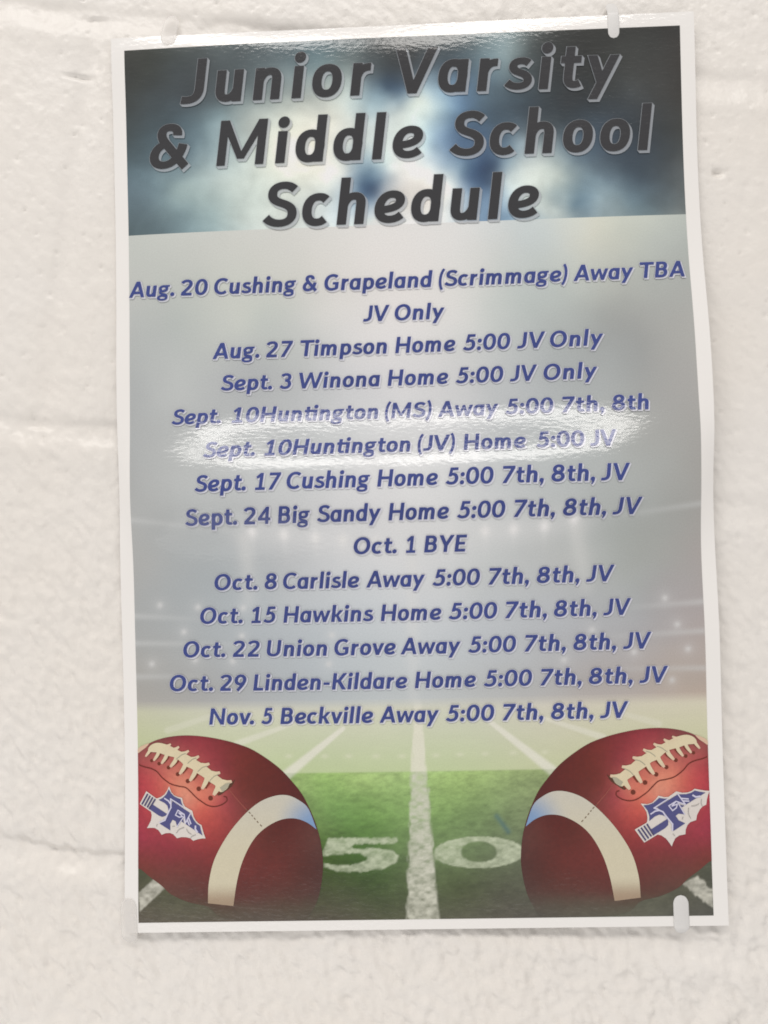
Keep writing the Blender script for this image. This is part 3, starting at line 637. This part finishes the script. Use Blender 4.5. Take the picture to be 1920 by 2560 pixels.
def union_tris(polys, extra=None, eps=1e-5):
    vs, fs = [], []
    for P in polys:
        P = ccw(P); n = len(vs)
        vs += [Vector((p[0], p[1])) for p in P]
        fs.append(list(range(n, n+len(P))))
    if extra is not None: vs += [Vector((p[0], p[1])) for p in extra]
    v, e, f, ov, oe, of = delaunay_2d_cdt(vs, [], fs, 0, eps)
    v = [(q[0], q[1]) for q in v]; va = np.array(v)
    f = [t for t in f if len(t) == 3]
    cen = va[np.array(f)].mean(1)
    keep = np.zeros(len(f), bool)
    for P in polys:
        P = np.asarray(P); lo, hi = P.min(0), P.max(0)
        k = np.nonzero(~keep & (cen[:, 0] >= lo[0]) & (cen[:, 0] <= hi[0]) & (cen[:, 1] >= lo[1]) & (cen[:, 1] <= hi[1]))[0]
        if len(k): keep[k] = in_poly(cen[k, 0], cen[k, 1], P)
    tris = [t for t, o in zip(f, keep) if o]
    used = sorted({i for t in tris for i in t}); mp = {i: k for k, i in enumerate(used)}
    return np.array([v[i] for i in used]).reshape(-1, 2), [tuple(mp[i] for i in t) for t in tris]

def dense(P, step, closed=True):
    P = np.asarray(P, float); out = []
    n = len(P)
    for i in range(n if closed else n-1):
        a, b = P[i], P[(i+1) % n]
        k = max(1, int(math.ceil(np.hypot(*(b-a))/step)))
        out += [a + (b-a)*j/k for j in range(k)]
    if not closed: out.append(P[-1])
    return np.array(out)

def smooth_line(P, step=0.03, closed=False):      # Catmull-Rom
    P = np.asarray(P, float); n = len(P); out = []
    for i in range(n if closed else n-1):
        if closed: p0, p1, p2, p3 = P[i-1], P[i], P[(i+1) % n], P[(i+2) % n]
        else: p0, p1, p2, p3 = P[max(i-1, 0)], P[i], P[i+1], P[min(i+2, n-1)]
        k = max(2, int(math.ceil(np.hypot(*(p2-p1))/step)))
        for j in range(k):
            t = j/k
            out.append(0.5*((2*p1) + (-p0+p2)*t + (2*p0-5*p1+4*p2-p3)*t*t + (-p0+3*p1-3*p2+p3)*t**3))
    if not closed: out.append(P[-1])
    return np.array(out)

def ribbon(P, w, cap=0.0):                        # quads along a centre line; w scalar or per point
    P = np.asarray(P, float); n = len(P)
    w = np.zeros(n) + w
    T = np.gradient(P, axis=0); T /= np.linalg.norm(T, axis=1, keepdims=True) + 1e-12
    if cap:
        P = P.copy(); P[0] = P[0] - T[0]*cap; P[-1] = P[-1] + T[-1]*cap
    N = np.stack([-T[:, 1], T[:, 0]], 1)*(w/2)[:, None]
    A, B = P+N, P-N
    return [np.array([A[i], B[i], B[i+1], A[i+1]]) for i in range(n-1)]

class Flat:                                       # several coloured flat shapes, stacked, in one mesh
    def __init__(self): self.v, self.f, self.c, self.h = [], [], [], []
    def add(self, polys, h, colour, extra=None):
        xy, tris = union_tris(polys, extra)
        n = sum(len(a) for a in self.v)
        self.v.append(xy); self.f += [tuple(i+n for i in t) for t in tris]
        col = colour(xy[:, 0], xy[:, 1]) if callable(colour) else np.tile(np.asarray(colour, float), (len(xy), 1))
        self.c.append(col); self.h.append(np.full(len(xy), h))
    def build(self, name, parent):
        xy = np.concatenate(self.v); h = np.concatenate(self.h); X, Y = xy[:, 0], xy[:, 1]
        return tri_mesh(name, loc(sheet_point(X, Y, h)), self.f, MAT_PRINT, parent, uv=xy,
                        col=np.clip(np.concatenate(self.c), 0.006, 0.86), normals=local_normals(X, Y))

# ------------------------------------------------------------------ printed footballs
def mir(P, flip):
    P = np.asarray(P, float)
    return P*np.array([-1.0, 1.0]) if flip else P

def clip_x(P):
    P = np.array(P, float); P[:, 0] = np.clip(P[:, 0], -PWH, PWH); return P

def inner_points(P, step):
    P = np.asarray(P); x0, y0 = P.min(0); x1, y1 = P.max(0)
    X, Y = np.meshgrid(np.arange(x0, x1, step), np.arange(y0, y1, step))
    X = X + 0.3*step*vnoise(X*31, Y*29, 5); Y = Y + 0.3*step*vnoise(X*27, Y*33, 6)
    X, Y = X.ravel(), Y.ravel(); k = in_poly(X, Y, P)
    return np.stack([X[k], Y[k]], 1)

def football(flip):
    outline = smooth_line(BALL_OUTLINE, 0.05, True)
    outline = clip_x(mir(outline, flip))
    samples = [((-s[0] if flip else s[0]),) + tuple(s[1:]) for s in BALL_COLOURS]
    def leather(X, Y):
        c = scatter(X, Y, samples, 0.02, 0.05, 43)
        peb = fbm(X*26, Y*26, 83, 2)
        c = c*(1 + 0.13*peb)[..., None]
        d = np.min([np.hypot(X-p[0], Y-p[1]) for p in outline[::2]], axis=0)
        f_ = sm(-7.72, -8.30, Y + 0.05*fbm(X*3, Y*3, 84, 2))
        c = mixc(c, field_colour(X, Y), 0.85*f_)
        return mixc(c, ink((78, 52, 46)), 0.28*np.exp(-(d/0.05)**2)*sm(-7.6, -6.9, Y))
    f = Flat()
    f.add([outline], 2*LAYER, leather, inner_points(outline, 0.05))
    # seams are part of the leather
    st = smooth_line(mir(STITCH, flip), 0.03); st[:, 0] = np.clip(st[:, 0], -PWH+0.02, PWH-0.02)
    f.add(ribbon(st, 0.020), 3*LAYER, ink((112, 58, 46)))
    f.add(ribbon(smooth_line(mir(BALL_SEAM, flip), 0.03), 0.02), 3*LAYER, ink((150, 85, 78)))
    ball = f.build('printed_football', poster)
    # white band
    outer, inner = smooth_line(mir(BAND_OUTER, flip), 0.05), smooth_line(mir(BAND_INNER, flip), 0.05)
    band = np.concatenate([outer, inner[::-1]])
    tip = mir(BAND_OUTER, flip)[-1]; foot = mir(BAND_OUTER, flip)[0]
    def white(X, Y):
        t = np.clip((Y-foot[1])/2.65, 0, 1)
        c = ink((206, 198, 174))*(1-sm(0.25, 0.95, t))[..., None] + ink((196, 193, 184))*sm(0.25, 0.95, t)[..., None]
        c = mixc(c, ink((150, 122, 102)), 0.75*sm(0.15, 0.0, t))
        c = mixc(c, ink((122, 152, 192)), 0.95*sm(0.85, 0.15, np.hypot(X-tip[0], (Y-tip[1]))))
        return c*(1 + 0.03*fbm(X*20, Y*20, 85, 2))[..., None]
    f = Flat(); f.add([band], 3*LAYER, white, inner_points(band, 0.06))
    s = smooth_line(mir(BAND_SEAM, flip), 0.02)
    dashes = []
    for k in range(0, len(s)-3, 4): dashes += ribbon(s[k:k+3], 0.016)
    f.add(dashes, 4*LAYER, ink((120, 100, 82)))
    f.build('white_band', ball)
    # laces
    f = Flat()
    cream, pink, grey, hole = ink((216, 203, 172)), ink((216, 184, 162)), ink((158, 158, 140)), ink((112, 62, 46))
    sh = mir(LACE_SHADE, flip)
    f.add([smooth_line(sh, 0.05, True)], 3*LAYER, ink((92, 66, 54)))
    f.add([clip_x(smooth_line(mir(LACE_WEDGE, flip), 0.04, True))], 3*LAYER, ink((212, 182, 158)))  # cream wedge of print between the laces and the picture edge
    th = np.linspace(0, 2*math.pi, 14, endpoint=False)
    hp = mir(LACE_HOLES, flip)
    f.add([p + 0.042*np.stack([np.cos(th), np.sin(th)], 1)*(0.7+0.06*i) for i, p in enumerate(hp)], 3.2*LAYER, hole)
    a, b = mir(LACE_TAIL_TOP, flip), mir(LACE_TAIL_END, flip)
    sg = -1.0 if flip else 1.0
    for i in range(len(a)):
        m = (a[i]+b[i])/2 + np.array([sg*0.03, 0.02])
        d = np.array([sg*(0.030+0.004*i), -0.004])
        f.add(ribbon(smooth_line([a[i]+d, m+d, b[i]+d+np.array([0, 0.03])], 0.03), 0.045+0.004*i, 0.01), 3.4*LAYER+0.0002*i, ink((122, 62, 48)))
    band_l = smooth_line(mir(LACE_BAND, flip), 0.04, True)
    parts = [band_l]
    for i in range(len(a)):
        m = (a[i]+b[i])/2 + np.array([sg*0.03, 0.02])
        c = smooth_line([a[i], m, b[i]], 0.02)
        w = (0.050+0.0045*i)*np.clip(1.15-0.55*np.linspace(0, 1, len(c))**3, 0.3, 1.2)
        parts += ribbon(c, w, 0.008)
    ta, tb = mir(LACE_TIP_BASE, flip), mir(LACE_TIP_END, flip)
    for i in range(len(ta)):
        c = smooth_line([ta[i], (ta[i]+tb[i])/2 + np.array([0, -0.01]), tb[i]], 0.02)
        parts += ribbon(c, (0.075+0.006*i)*np.linspace(1.0, 0.42, len(c)), 0.004)
    tips = np.concatenate([tb, b])
    def cord(X, Y):
        d = np.min([np.hypot(X-p[0], Y-p[1]) for p in tips], axis=0)
        c = mixc(np.tile(cream, (len(X), 1)), pink, 0.8*np.exp(-(d/0.06)**2))
        return c*(1 + 0.05*fbm(X*14, Y*14, 87, 2))[..., None]
    f.add(parts, 4.2*LAYER, cord)
    cz = mir(LACE_CREASES, flip)
    for k in range(0, len(cz), 3): f.add(ribbon(smooth_line(cz[k:k+3], 0.02), 0.011), 5*LAYER, grey)
    f.add([mir(LACE_KNOT, flip)], 5*LAYER, ink((172, 168, 148)))
    f.build('laces', ball)
    return ball

ball_l, ball_r = football(False), football(True)
ball_l['label'] = 'printed football on the left whose white band meets the number five'
ball_r['label'] = 'printed football on the right whose white band meets the number zero'

# ------------------------------------------------------------------ arrowhead emblem, drawn once upright for the right ball
def emblem(parent, place):
    f = Flat()
    blue, white, pale, dark = ink((88, 88, 132)), ink((216, 209, 203)), ink((206, 203, 222)), ink((92, 84, 96))
    P = lambda n: place(n)
    tr = lambda P_: dense(P_, 0.12)
    sil = P(EM_SILHOUETTE)
    f.add([tr(sil)], 4*LAYER, lambda X, Y: np.tile(white, (len(X), 1)))
    f.add([tr(P(EM_UPPER)), tr(P(EM_LOWER)), tr(P(EM_LETTER)), tr(P(EM_TIP)), tr(P(EM_SLIVER))], 5*LAYER, blue)
    bars = P(EM_BARS)
    b = []
    for k in range(0, 8, 2): b += ribbon(dense(bars[k:k+2], 0.1, False), 0.031)
    f.add(b, 5.6*LAYER, ink((84, 80, 112)))
    lines = []
    for nm, w in ((EM_LINES_A, 0.026), (EM_LINES_B, 0.026), (EM_LINES_C, 0.020), (EM_LINES_D, 0.022), (EM_LINES_E, 0.022), (EM_LINES_F, 0.022), (EM_LINES_G, 0.018),
                  (EM_DASH_A, 0.026), (EM_DASH_B, 0.026), (EM_DASH_C, 0.03)):
        q = P(nm)
        for i in range(len(q)-1): lines += ribbon(dense(q[i:i+2], 0.05, False), w, w*0.35)
    f.add(lines, 6.2*LAYER, pale)
    g = []
    for nm in (EM_GREY_A, EM_GREY_B, EM_GREY_C, EM_GREY_D, EM_GREY_E):
        g += ribbon(smooth_line(P(nm), 0.02) if len(nm) > 2 else dense(P(nm), 0.03, False), 0.013)
    f.add(g, 5.6*LAYER, ink((168, 164, 160)))
    return f.build('emblem', parent)

AN = np.array(EM_ANCHORS)
def place_right(P): return clip_x(P)
def place_left(P):
    P = np.asarray(P, float)
    d0, d1 = AN[3]-AN[2], AN[1]-AN[0]
    k = np.hypot(*d1)/np.hypot(*d0); an = math.atan2(d1[1], d1[0]) - math.atan2(d0[1], d0[0])
    c, s = math.cos(an)*k, math.sin(an)*k
    q = P - AN[2]
    return clip_x(np.stack([q[:, 0]*c - q[:, 1]*s, q[:, 0]*s + q[:, 1]*c], 1) + AN[0])
emblem(ball_l, place_left)
emblem(ball_r, place_right)

# ------------------------------------------------------------------ lettering: a slanted bold sans drawn with a broad pen
STEM, THIN = 148.0, 116.0
def el(cx, cy, rx, ry, a0=0.0, a1=360.0, k=2.25):
    n = max(6, int(abs(a1-a0)/11))
    t = np.radians(np.linspace(a0, a1, n+1))
    c, s = np.cos(t), np.sin(t)
    return np.stack([cx + rx*np.sign(c)*np.abs(c)**(2/k), cy + ry*np.sign(s)*np.abs(s)**(2/k)], 1)
def bz(*p):                                       # chained cubics
    p = np.array(p, float); out = [p[0]]
    for i in range(0, len(p)-1, 3):
        for t in np.linspace(0, 1, 11)[1:]:
            out.append((1-t)**3*p[i] + 3*t*(1-t)**2*p[i+1] + 3*t*t*(1-t)*p[i+2] + t**3*p[i+3])
    return np.array(out)
def ln(*p): return np.array(p, float)
def pen(P, k=1.0): return ('pen', np.asarray(P, float), k)
def ply(*p): return ('ply', np.array(p, float))
def rect(x0, y0, x1, y1): return ply((x0, y0), (x1, y0), (x1, y1), (x0, y1))
def dot(cx, cy, r=90): return ('ply', el(cx, cy, r, r, 0, 342, 2.0))
def cat(*a): return np.concatenate(a)

def stem(x, y0, y1): return rect(x, y0, x+STEM, y1)

GLYPHS = {
 'A': (660, [ply((0, 0), (145, 0), (372, 640), (410, 720), (250, 720)), ply((660, 0), (515, 0), (288, 640), (250, 720), (410, 720)), rect(130, 152, 530, 266)]),
 'B': (610, [stem(55, 0, 720), pen(cat(ln((130, 662), (250, 662)), el(300, 520, 152, 142, 90, -90), ln((250, 378), (130, 378)))),
             pen(cat(ln((130, 378), (250, 378)), el(310, 218, 172, 160, 90, -90), ln((250, 58), (130, 58))))]),
 'C': (620, [pen(el(365, 360, 265, 310, 47, 313, 2.15))]),
 'E': (520, [stem(55, 0, 720), rect(60, 602, 490, 720), rect(60, 303, 445, 418), rect(60, 0, 490, 118)]),
 'G': (680, [pen(el(365, 360, 262, 310, 48, 285, 2.15)), pen(bz((430, 62), (500, 70), (540, 85), (575, 118)), 0.9), rect(490, 85, 632, 370), rect(385, 262, 600, 370)]),
 'H': (705, [stem(55, 0, 720), stem(502, 0, 720), rect(100, 303, 600, 420)]),
 'J': (420, [pen(cat(ln((295, 720), (295, 560), (295, 400), (295, 250)), bz((295, 250), (295, 120), (225, 60), (105, 60)), ln((60, 60), (18, 66))))]),
 'K': (630, [stem(55, 0, 720), ply((150, 290), (150, 425), (275, 440), (455, 720), (622, 720), (355, 330)), ply((230, 370), (350, 440), (640, 0), (465, 0))]),
 'L': (480, [stem(55, 0, 720), rect(60, 0, 465, 120)]),
 'M': (850, [rect(45, 0, 180, 720), rect(665, 0, 800, 720), ply((50, 720), (185, 720), (478, 100), (368, 100)), ply((795, 720), (660, 720), (368, 100), (478, 100))]),
 'N': (725, [rect(55, 0, 192, 720), rect(533, 0, 670, 720), ply((60, 720), (195, 720), (665, 0), (530, 0))]),
 'O': (730, [pen(el(365, 360, 262, 311, 0, 360, 2.1))]),
 'S': (540, [pen(bz((478, 592), (425, 640), (370, 662), (305, 662), (195, 662), (130, 612), (130, 532), (130, 432), (215, 405), (300, 375), (400, 340), (475, 300), (475, 200), (475, 112), (400, 58), (285, 58), (195, 58), (115, 92), (60, 152)), 0.97)]),
 'T': (590, [rect(0, 600, 592, 720), stem(222, 0, 640)]),
 'U': (690, [pen(cat(ln((130, 720), (130, 560), (130, 400), (130, 265)), bz((130, 265), (130, 130), (205, 60), (340, 60), (475, 60), (550, 130), (550, 265)), ln((550, 400), (550, 560), (550, 720))))]),
 'V': (665, [ply((0, 720), (155, 720), (405, 0), (262, 0)), ply((668, 720), (515, 720), (262, 0), (405, 0))]),
 'W': (1010, [ply((0, 720), (150, 720), (345, 0), (208, 0)), ply((208, 0), (345, 0), (560, 640), (565, 720), (452, 720)), ply((452, 720), (565, 720), (812, 0), (675, 0)), ply((675, 0), (812, 0), (1012, 720), (868, 720))]),
 'Y': (620, [ply((0, 720), (165, 720), (385, 290), (238, 265)), ply((622, 720), (460, 720), (238, 290), (386, 265)), rect(238, 0, 386, 310)]),
 '0': (580, [pen(el(290, 360, 196, 306, 0, 360, 2.2))]),
 '1': (580, [rect(235, 0, 378, 720), ply((70, 560), (140, 470), (290, 590), (300, 720), (250, 720)), rect(90, 0, 505, 108)]),
 '2': (580, [pen(bz((82, 560), (110, 625), (180, 662), (275, 662), (385, 662), (448, 605), (448, 520), (448, 400), (310, 290), (118, 88))), rect(70, 0, 525, 120), ply((60, 70), (70, 0), (220, 0), (230, 118), (130, 150))]),
 '3': (580, [pen(bz((92, 585), (130, 635), (190, 662), (270, 662), (370, 662), (430, 612), (430, 535), (430, 445), (360, 388), (235, 388))), pen(bz((235, 388), (385, 388), (455, 320), (455, 222), (455, 120), (375, 58), (262, 58), (180, 58), (112, 88), (68, 148)))]),
 '4': (580, [ply((30, 165), (30, 262), (345, 720), (450, 720), (430, 630), (180, 255)), rect(35, 152, 550, 264), rect(335, 0, 470, 440), rect(350, 430, 470, 720)]),
 '5': (580, [rect(168, 604, 495, 720), ply((112, 345), (240, 345), (288, 720), (168, 720)), pen(bz((145, 392), (200, 425), (250, 438), (290, 438), (395, 438), (452, 355), (452, 255), (452, 130), (370, 58), (250, 58), (170, 58), (105, 85), (60, 138)))]),
 '7': (580, [rect(58, 600, 540, 720), ply((540, 720), (540, 625), (245, 0), (88, 0), (385, 612))]),
 '8': (580, [pen(el(290, 532, 152, 132, 0, 360, 2.1), 0.97), pen(el(290, 210, 186, 152, 0, 360, 2.1))]),
 '9': (580, [pen(el(285, 478, 180, 184, 0, 360, 2.1)), pen(bz((462, 455), (450, 330), (350, 190), (195, 10)), 1.02)]),
 'a': (510, [stem(320, 0, 508), pen(el(243, 254, 156, 203)), rect(240, 392, 420, 508)]),
 'c': (450, [pen(el(255, 254, 170, 203, 47, 313))]),
 'd': (510, [stem(320, 0, 745), pen(el(243, 254, 156, 203))]),
 'e': (500, [pen(bz((110, 214), (250, 214), (412, 250), (412, 352), (412, 420), (355, 456), (275, 456), (165, 456), (88, 360), (88, 238), (88, 115), (165, 56), (268, 56), (345, 56), (405, 85), (448, 125)), 0.98)]),
 'g': (510, [pen(el(228, 348, 140, 112), 0.86), ply((270, 425), (290, 508), (490, 508), (480, 432)), pen(bz((150, 268), (85, 225), (85, 150), (165, 118), (250, 88), (380, 110), (385, 0)), 0.78), pen(el(218, -62, 172, 88, 20, 340), 0.74), pen(el(218, -62, 172, 88, -30, 30), 0.74)]),
 'h': (530, [stem(50, 0, 745), pen(cat(bz((125, 300), (150, 400), (215, 450), (290, 450), (370, 450), (402, 395), (402, 315)), ln((402, 200), (402, 100), (402, 0))))]),
 'i': (245, [stem(48, 0, 508), dot(122, 650)]),
 'k': (515, [stem(50, 0, 745), ply((150, 215), (150, 320), (235, 335), (350, 508), (508, 508), (310, 250)), ply((215, 280), (310, 330), (525, 0), (358, 0))]),
 'l': (245, [stem(48, 0, 745)]),
 'm': (790, [stem(50, 0, 508), pen(cat(bz((125, 300), (150, 400), (200, 450), (262, 450), (330, 450), (360, 400), (360, 315)), ln((360, 200), (360, 100), (360, 0)))),
             pen(cat(bz((370, 300), (400, 400), (455, 450), (522, 450), (600, 450), (632, 395), (632, 315)), ln((632, 200), (632, 100), (632, 0))))]),
 'n': (530, [stem(50, 0, 508), pen(cat(bz((125, 300), (150, 400), (215, 450), (290, 450), (370, 450), (402, 395), (402, 315)), ln((402, 200), (402, 100), (402, 0))))]),
 'o': (500, [pen(el(250, 254, 160, 203))]),
 'p': (520, [stem(50, -185, 508), pen(el(278, 254, 156, 203))]),
 'r': (375, [stem(50, 0, 508), pen(bz((125, 290), (150, 390), (210, 450), (335, 442)), 1.0)]),
 's': (420, [pen(bz((362, 418), (330, 444), (292, 456), (245, 456), (165, 456), (120, 422), (120, 372), (120, 312), (185, 290), (240, 270), (315, 245), (372, 215), (372, 150), (372, 92), (312, 56), (222, 56), (150, 56), (92, 80), (45, 122)), 0.9)]),
 't': (360, [pen(cat(ln((160, 655), (160, 520), (160, 350), (160, 190)), bz((160, 190), (160, 95), (200, 58), (262, 58), (300, 58), (325, 66), (352, 82))), 0.95), rect(22, 400, 345, 508)]),
 'u': (525, [stem(328, 0, 508), pen(cat(ln((123, 508), (123, 400), (123, 300), (123, 195)), bz((123, 195), (123, 105), (165, 57), (235, 57), (310, 57), (370, 110), (400, 200))))]),
 'v': (490, [ply((0, 508), (150, 508), (325, 0), (188, 0)), ply((492, 508), (345, 508), (188, 0), (325, 0))]),
 'w': (745, [ply((0, 508), (142, 508), (275, 0), (148, 0)), ply((148, 0), (275, 0), (425, 508), (325, 508)), ply((325, 508), (425, 508), (605, 0), (475, 0)), ply((475, 0), (605, 0), (748, 508), (608, 508))]),
 'y': (500, [ply((0, 508), (150, 508), (318, 95), (205, 20)), ply((502, 508), (355, 508), (72, -185), (218, -185))]),
 '&': (650, [pen(cat(ln((612, 18), (400, 245), (225, 435)), bz((225, 435), (130, 545), (160, 664), (292, 664), (385, 664), (440, 610), (428, 530)))),
             pen(bz((262, 408), (135, 365), (82, 285), (82, 205), (82, 115), (150, 58), (252, 58), (400, 58), (510, 190), (540, 385)))]),
 '(': (300, [pen(bz((262, 775), (105, 590), (105, 60), (262, -140)), 0.76)]),
 ')': (300, [pen(bz((38, 775), (195, 590), (195, 60), (38, -140)), 0.76)]),
 '.': (200, [dot(95, 84)]),
 ',': (200, [dot(95, 84), ply((150, 110), (184, 80), (160, -40), (92, -145), (45, -115), (85, -40), (60, 40))]),
 ':': (215, [dot(100, 84), dot(100, 420)]),
 '-': (340, [rect(45, 212, 300, 322)]),
 'ti': (600, None),
}
_t = GLYPHS['t'][1]; _i = GLYPHS['i'][1]
def shifted(strokes, dx): return [(s[0], s[1] + np.array([dx, 0.0])) + tuple(s[2:]) for s in strokes]
GLYPHS['ti'] = (600, _t + shifted(_i, 355) + [rect(300, 400, 420, 508)])      # joined t and i

SLANT = 0.137
def offset_poly(P, g):
    P = ccw(P); n = len(P); out = []
    for i in range(n):
        a, b, c = P[i-1], P[i], P[(i+1) % n]
        d0, d1 = b-a, c-b
        l0, l1 = np.hypot(*d0), np.hypot(*d1)
        if l0 < 1e-6 or l1 < 1e-6: out.append(b); continue
        n0, n1 = np.array([d0[1], -d0[0]])/l0, np.array([d1[1], -d1[0]])/l1
        m = n0+n1; q = m@m
        m = m/max(q, 0.5)*2*g
        out.append(b+m)
    return np.array(out)

def glyph_polys(ch, grow=0.0):
    out = []
    for s in GLYPHS[ch][1]:
        if s[0] == 'ply':
            P = s[1]
            if grow: P = offset_poly(P, grow)
            out.append(dense(P, 170))
        else:
            P, k = s[1], s[2]
            T = np.gradient(P, axis=0)
            closed = np.hypot(*(P[0]-P[-1])) < 1e-6
            if closed:
                T[0] = T[-1] = P[1]-P[-2]
            T = T/(np.linalg.norm(T, axis=1, keepdims=True)+1e-9)
            N = np.stack([-T[:, 1], T[:, 0]], 1)
            w = k*np.sqrt((STEM*N[:, 0])**2 + (THIN*N[:, 1])**2) + 2*grow
            P = P.copy()
            if grow and not closed: P[0] -= T[0]*grow; P[-1] += T[-1]*grow
            A, B = P + N*(w/2)[:, None], P - N*(w/2)[:, None]
            out += [np.array([A[i], B[i], B[i+1], A[i+1]]) for i in range(len(P)-1)]
    return out

def split_word(w):
    out = []; i = 0
    while i < len(w):
        if w[i:i+2] == 'ti': out.append('ti'); i += 2
        else: out.append(w[i]); i += 1
    return out

KERN = {('A', 'w'): -25, ('A', 'u'): -15, ('T', 'i'): -25, ('B', 'A'): 0, ('T', 'B'): 15, ('V', 'a'): -45, ('J', 'V'): -35, ('7', 't'): -35, ('t', 'y'): -10, ('r', 's'): 0, ('a', 'w'): -12, ('w', 'a'): -12, ('a', 'y'): -12, ('r', 'a'): -20, ('o', 'v'): -12, ('v', '.'): -45, ('v', 'e'): -12, ('B', 'Y'): -15, ('Y', 'E'): 5, ('y', '.'): -40, ('t', '.'): -5, ('K', 'i'): 0}

def word_polys(word, x0, x1, cap, grow=0.0, sweep=((0.0, 0.0),)):
    """polygons of a word in inches, its ink running from x0 to x1 on the base line y = 0"""
    chs = split_word(word); u = cap/720.0
    pos, x = [], 0.0
    for i, c in enumerate(chs):
        if i: x += KERN.get((chs[i-1], c), 0)
        pos.append(x); x += GLYPHS[c][0]
    sh = np.array([[1.0, 0.0], [SLANT, 1.0]])
    base = [[np.array(p) @ sh for p in glyph_polys(c)] for c in chs]
    ext = [(min(p[:, 0].min() for p in g), max(p[:, 0].max() for p in g)) for g in base]
    want = (x1-x0)/u
    kx = 1.0; n = len(chs)
    def extent(tr):
        lo = min(kx*(pos[i] + ext[i][0]) + tr*i for i in range(n)); hi = max(kx*(pos[i] + ext[i][1]) + tr*i for i in range(n))
        return lo, hi
    lo, hi = extent(0.0)
    tr = 0.0
    if n > 1:
        tr = (want-(hi-lo))/(n-1)
        if cap < 0.5 and abs(tr) > 8:              # share the misfit between width and spacing
            kx = 1 + np.clip(0.6*(want-(hi-lo))/(hi-lo), -0.16, 0.14)
            lo, hi = extent(0.0); tr = (want-(hi-lo))/(n-1)
    else:
        kx = np.clip(want/(hi-lo), 0.85, 1.15)
    lo, hi = extent(tr)
    FIT.append((word, round(kx, 2), round(tr)))
    out = []
    for i, c in enumerate(chs):
        for p in (glyph_polys(c, grow) if grow else [q for q in glyph_polys(c)]):
            q = np.array(p) @ sh
            q = np.stack([(kx*(q[:, 0] + pos[i]) + tr*i - lo)*u + x0, q[:, 1]*u], 1)
            for dx, dy in sweep: out.append(q + np.array([dx, dy]))
    return out
FIT = []

def text_line(name, y, words, cap, face, under, grow, sweep, mixw):
    f = Flat()
    def halo(X, Y):
        bg = picture_colour(X, np.clip(Y, PBOT, PTOP))
        return bg*(1-mixw) + under*mixw
    for w, x0, x1 in words:
        mv = lambda ps: [p + np.array([0.0, y]) for p in ps]
        ps = [clip_x(p) for p in mv(word_polys(w, x0, x1, cap, grow, sweep))]
        f.add(ps, 4*LAYER, halo)
    for w, x0, x1 in words:
        ps = [clip_x(p) for p in mv(word_polys(w, x0, x1, cap))]
        f.add(ps, 6*LAYER, face)
    return f.build(name, poster)

for k, (y, words) in enumerate(LINES):
    if k < 3:
        text_line('heading_line', y, words, 0.855, ink((67, 67, 69)), ink((168, 172, 178)), 9.0,
                  ((0, 0), (0.012, -0.015), (0.024, -0.030), (0.037, -0.045)), 0.70)
    else:
        text_line('schedule_line', y, words, 0.303, lambda X, Y: np.tile(ink((71, 81, 136)), (len(X), 1))*(1+0.10*fbm(X*1.1, Y*1.1, 90, 2))[:, None],
                  ink((220, 219, 232)), 20.0, ((0, 0), (0.018, -0.020)), 0.72)

# ------------------------------------------------------------------ mounting strips
def strip(Xc, Y0, Y1, width, label, lean=0.0, thick=0.007, mat=None):
    """a soft cloudy strip, half on the sheet, half on the wall"""
    nl, nw = 48, 15
    L = Y1-Y0; Yc = (Y0+Y1)/2
    t = np.linspace(-1, 1, nl); s = np.linspace(-1, 1, nw)
    T, S = np.meshgrid(t, s, indexing='ij')
    r = width/2; d = np.clip((np.abs(T)*L/2 - (L/2-1.3*r))/(1.3*r), 0, 1)
    half = r*np.sqrt(np.clip(1-d**2.2, 0, 1)) + 0.004
    X = Xc + S*half + lean*T; Y = Yc + T*L/2
    inside = sm(-0.42, 0.0, np.minimum.reduce([X-SHEET_L, SHEET_R-X, Y-SHEET_B, SHEET_T-Y]))
    under = 0.040*(1-inside) + (sheet_z(X, Y) + 0.010)*inside
    dome = thick*(1-0.92*np.abs(S)**2.2)*(1-0.92*d**2)
    top = np.stack([X, Y, under + dome], -1).reshape(-1, 3)
    bot = np.stack([X, Y, under], -1).reshape(-1, 3)
    org = np.array([Xc, Yc, 0.0])
    q = grid_faces(nw, nl); n = nl*nw; idx = np.arange(n).reshape(nl, nw)
    ring = np.concatenate([idx[0, :], idx[1:, -1], idx[-1, -2::-1], idx[-2:0:-1, 0]]); nx_ = np.roll(ring, -1)
    rim = np.stack([ring, nx_, nx_+n, ring+n], -1)
    o = fast_mesh('mounting_strip', loc(np.concatenate([top, bot]) - org), np.concatenate([q[:, ::-1], q+n, rim]), mat or MAT_CLOUDY)
    c, s_ = math.cos(TILT), math.sin(TILT)
    o.location = ((Xc*c - Yc*s_)*INCH, 0, (Xc*s_ + Yc*c)*INCH + HEIGHT)
    o.rotation_euler = (0, -TILT, 0)
    o['label'] = label; o['category'] = 'adhesive strip'; o['group'] = 'adhesive strips holding the poster'
    return o

strip(4.035, 8.05, 8.82, 0.205, 'cloudy white strip with rounded end notching the dark banner at top right')
strip(-4.40, 8.30, 8.98, 0.30, 'cream strip above the plain top border near the upper left corner', 0.02, mat=MAT_CREAM)
strip(-5.45, -8.62, -7.78, 0.30, 'pale strip covering the white lower left corner of the poster', -0.01, mat=MAT_CREAM)
strip(4.69, -8.56, -7.86, 0.27, 'cloudy oval-ended strip over the dark turf at the lower right corner', 0.0, 0.016)
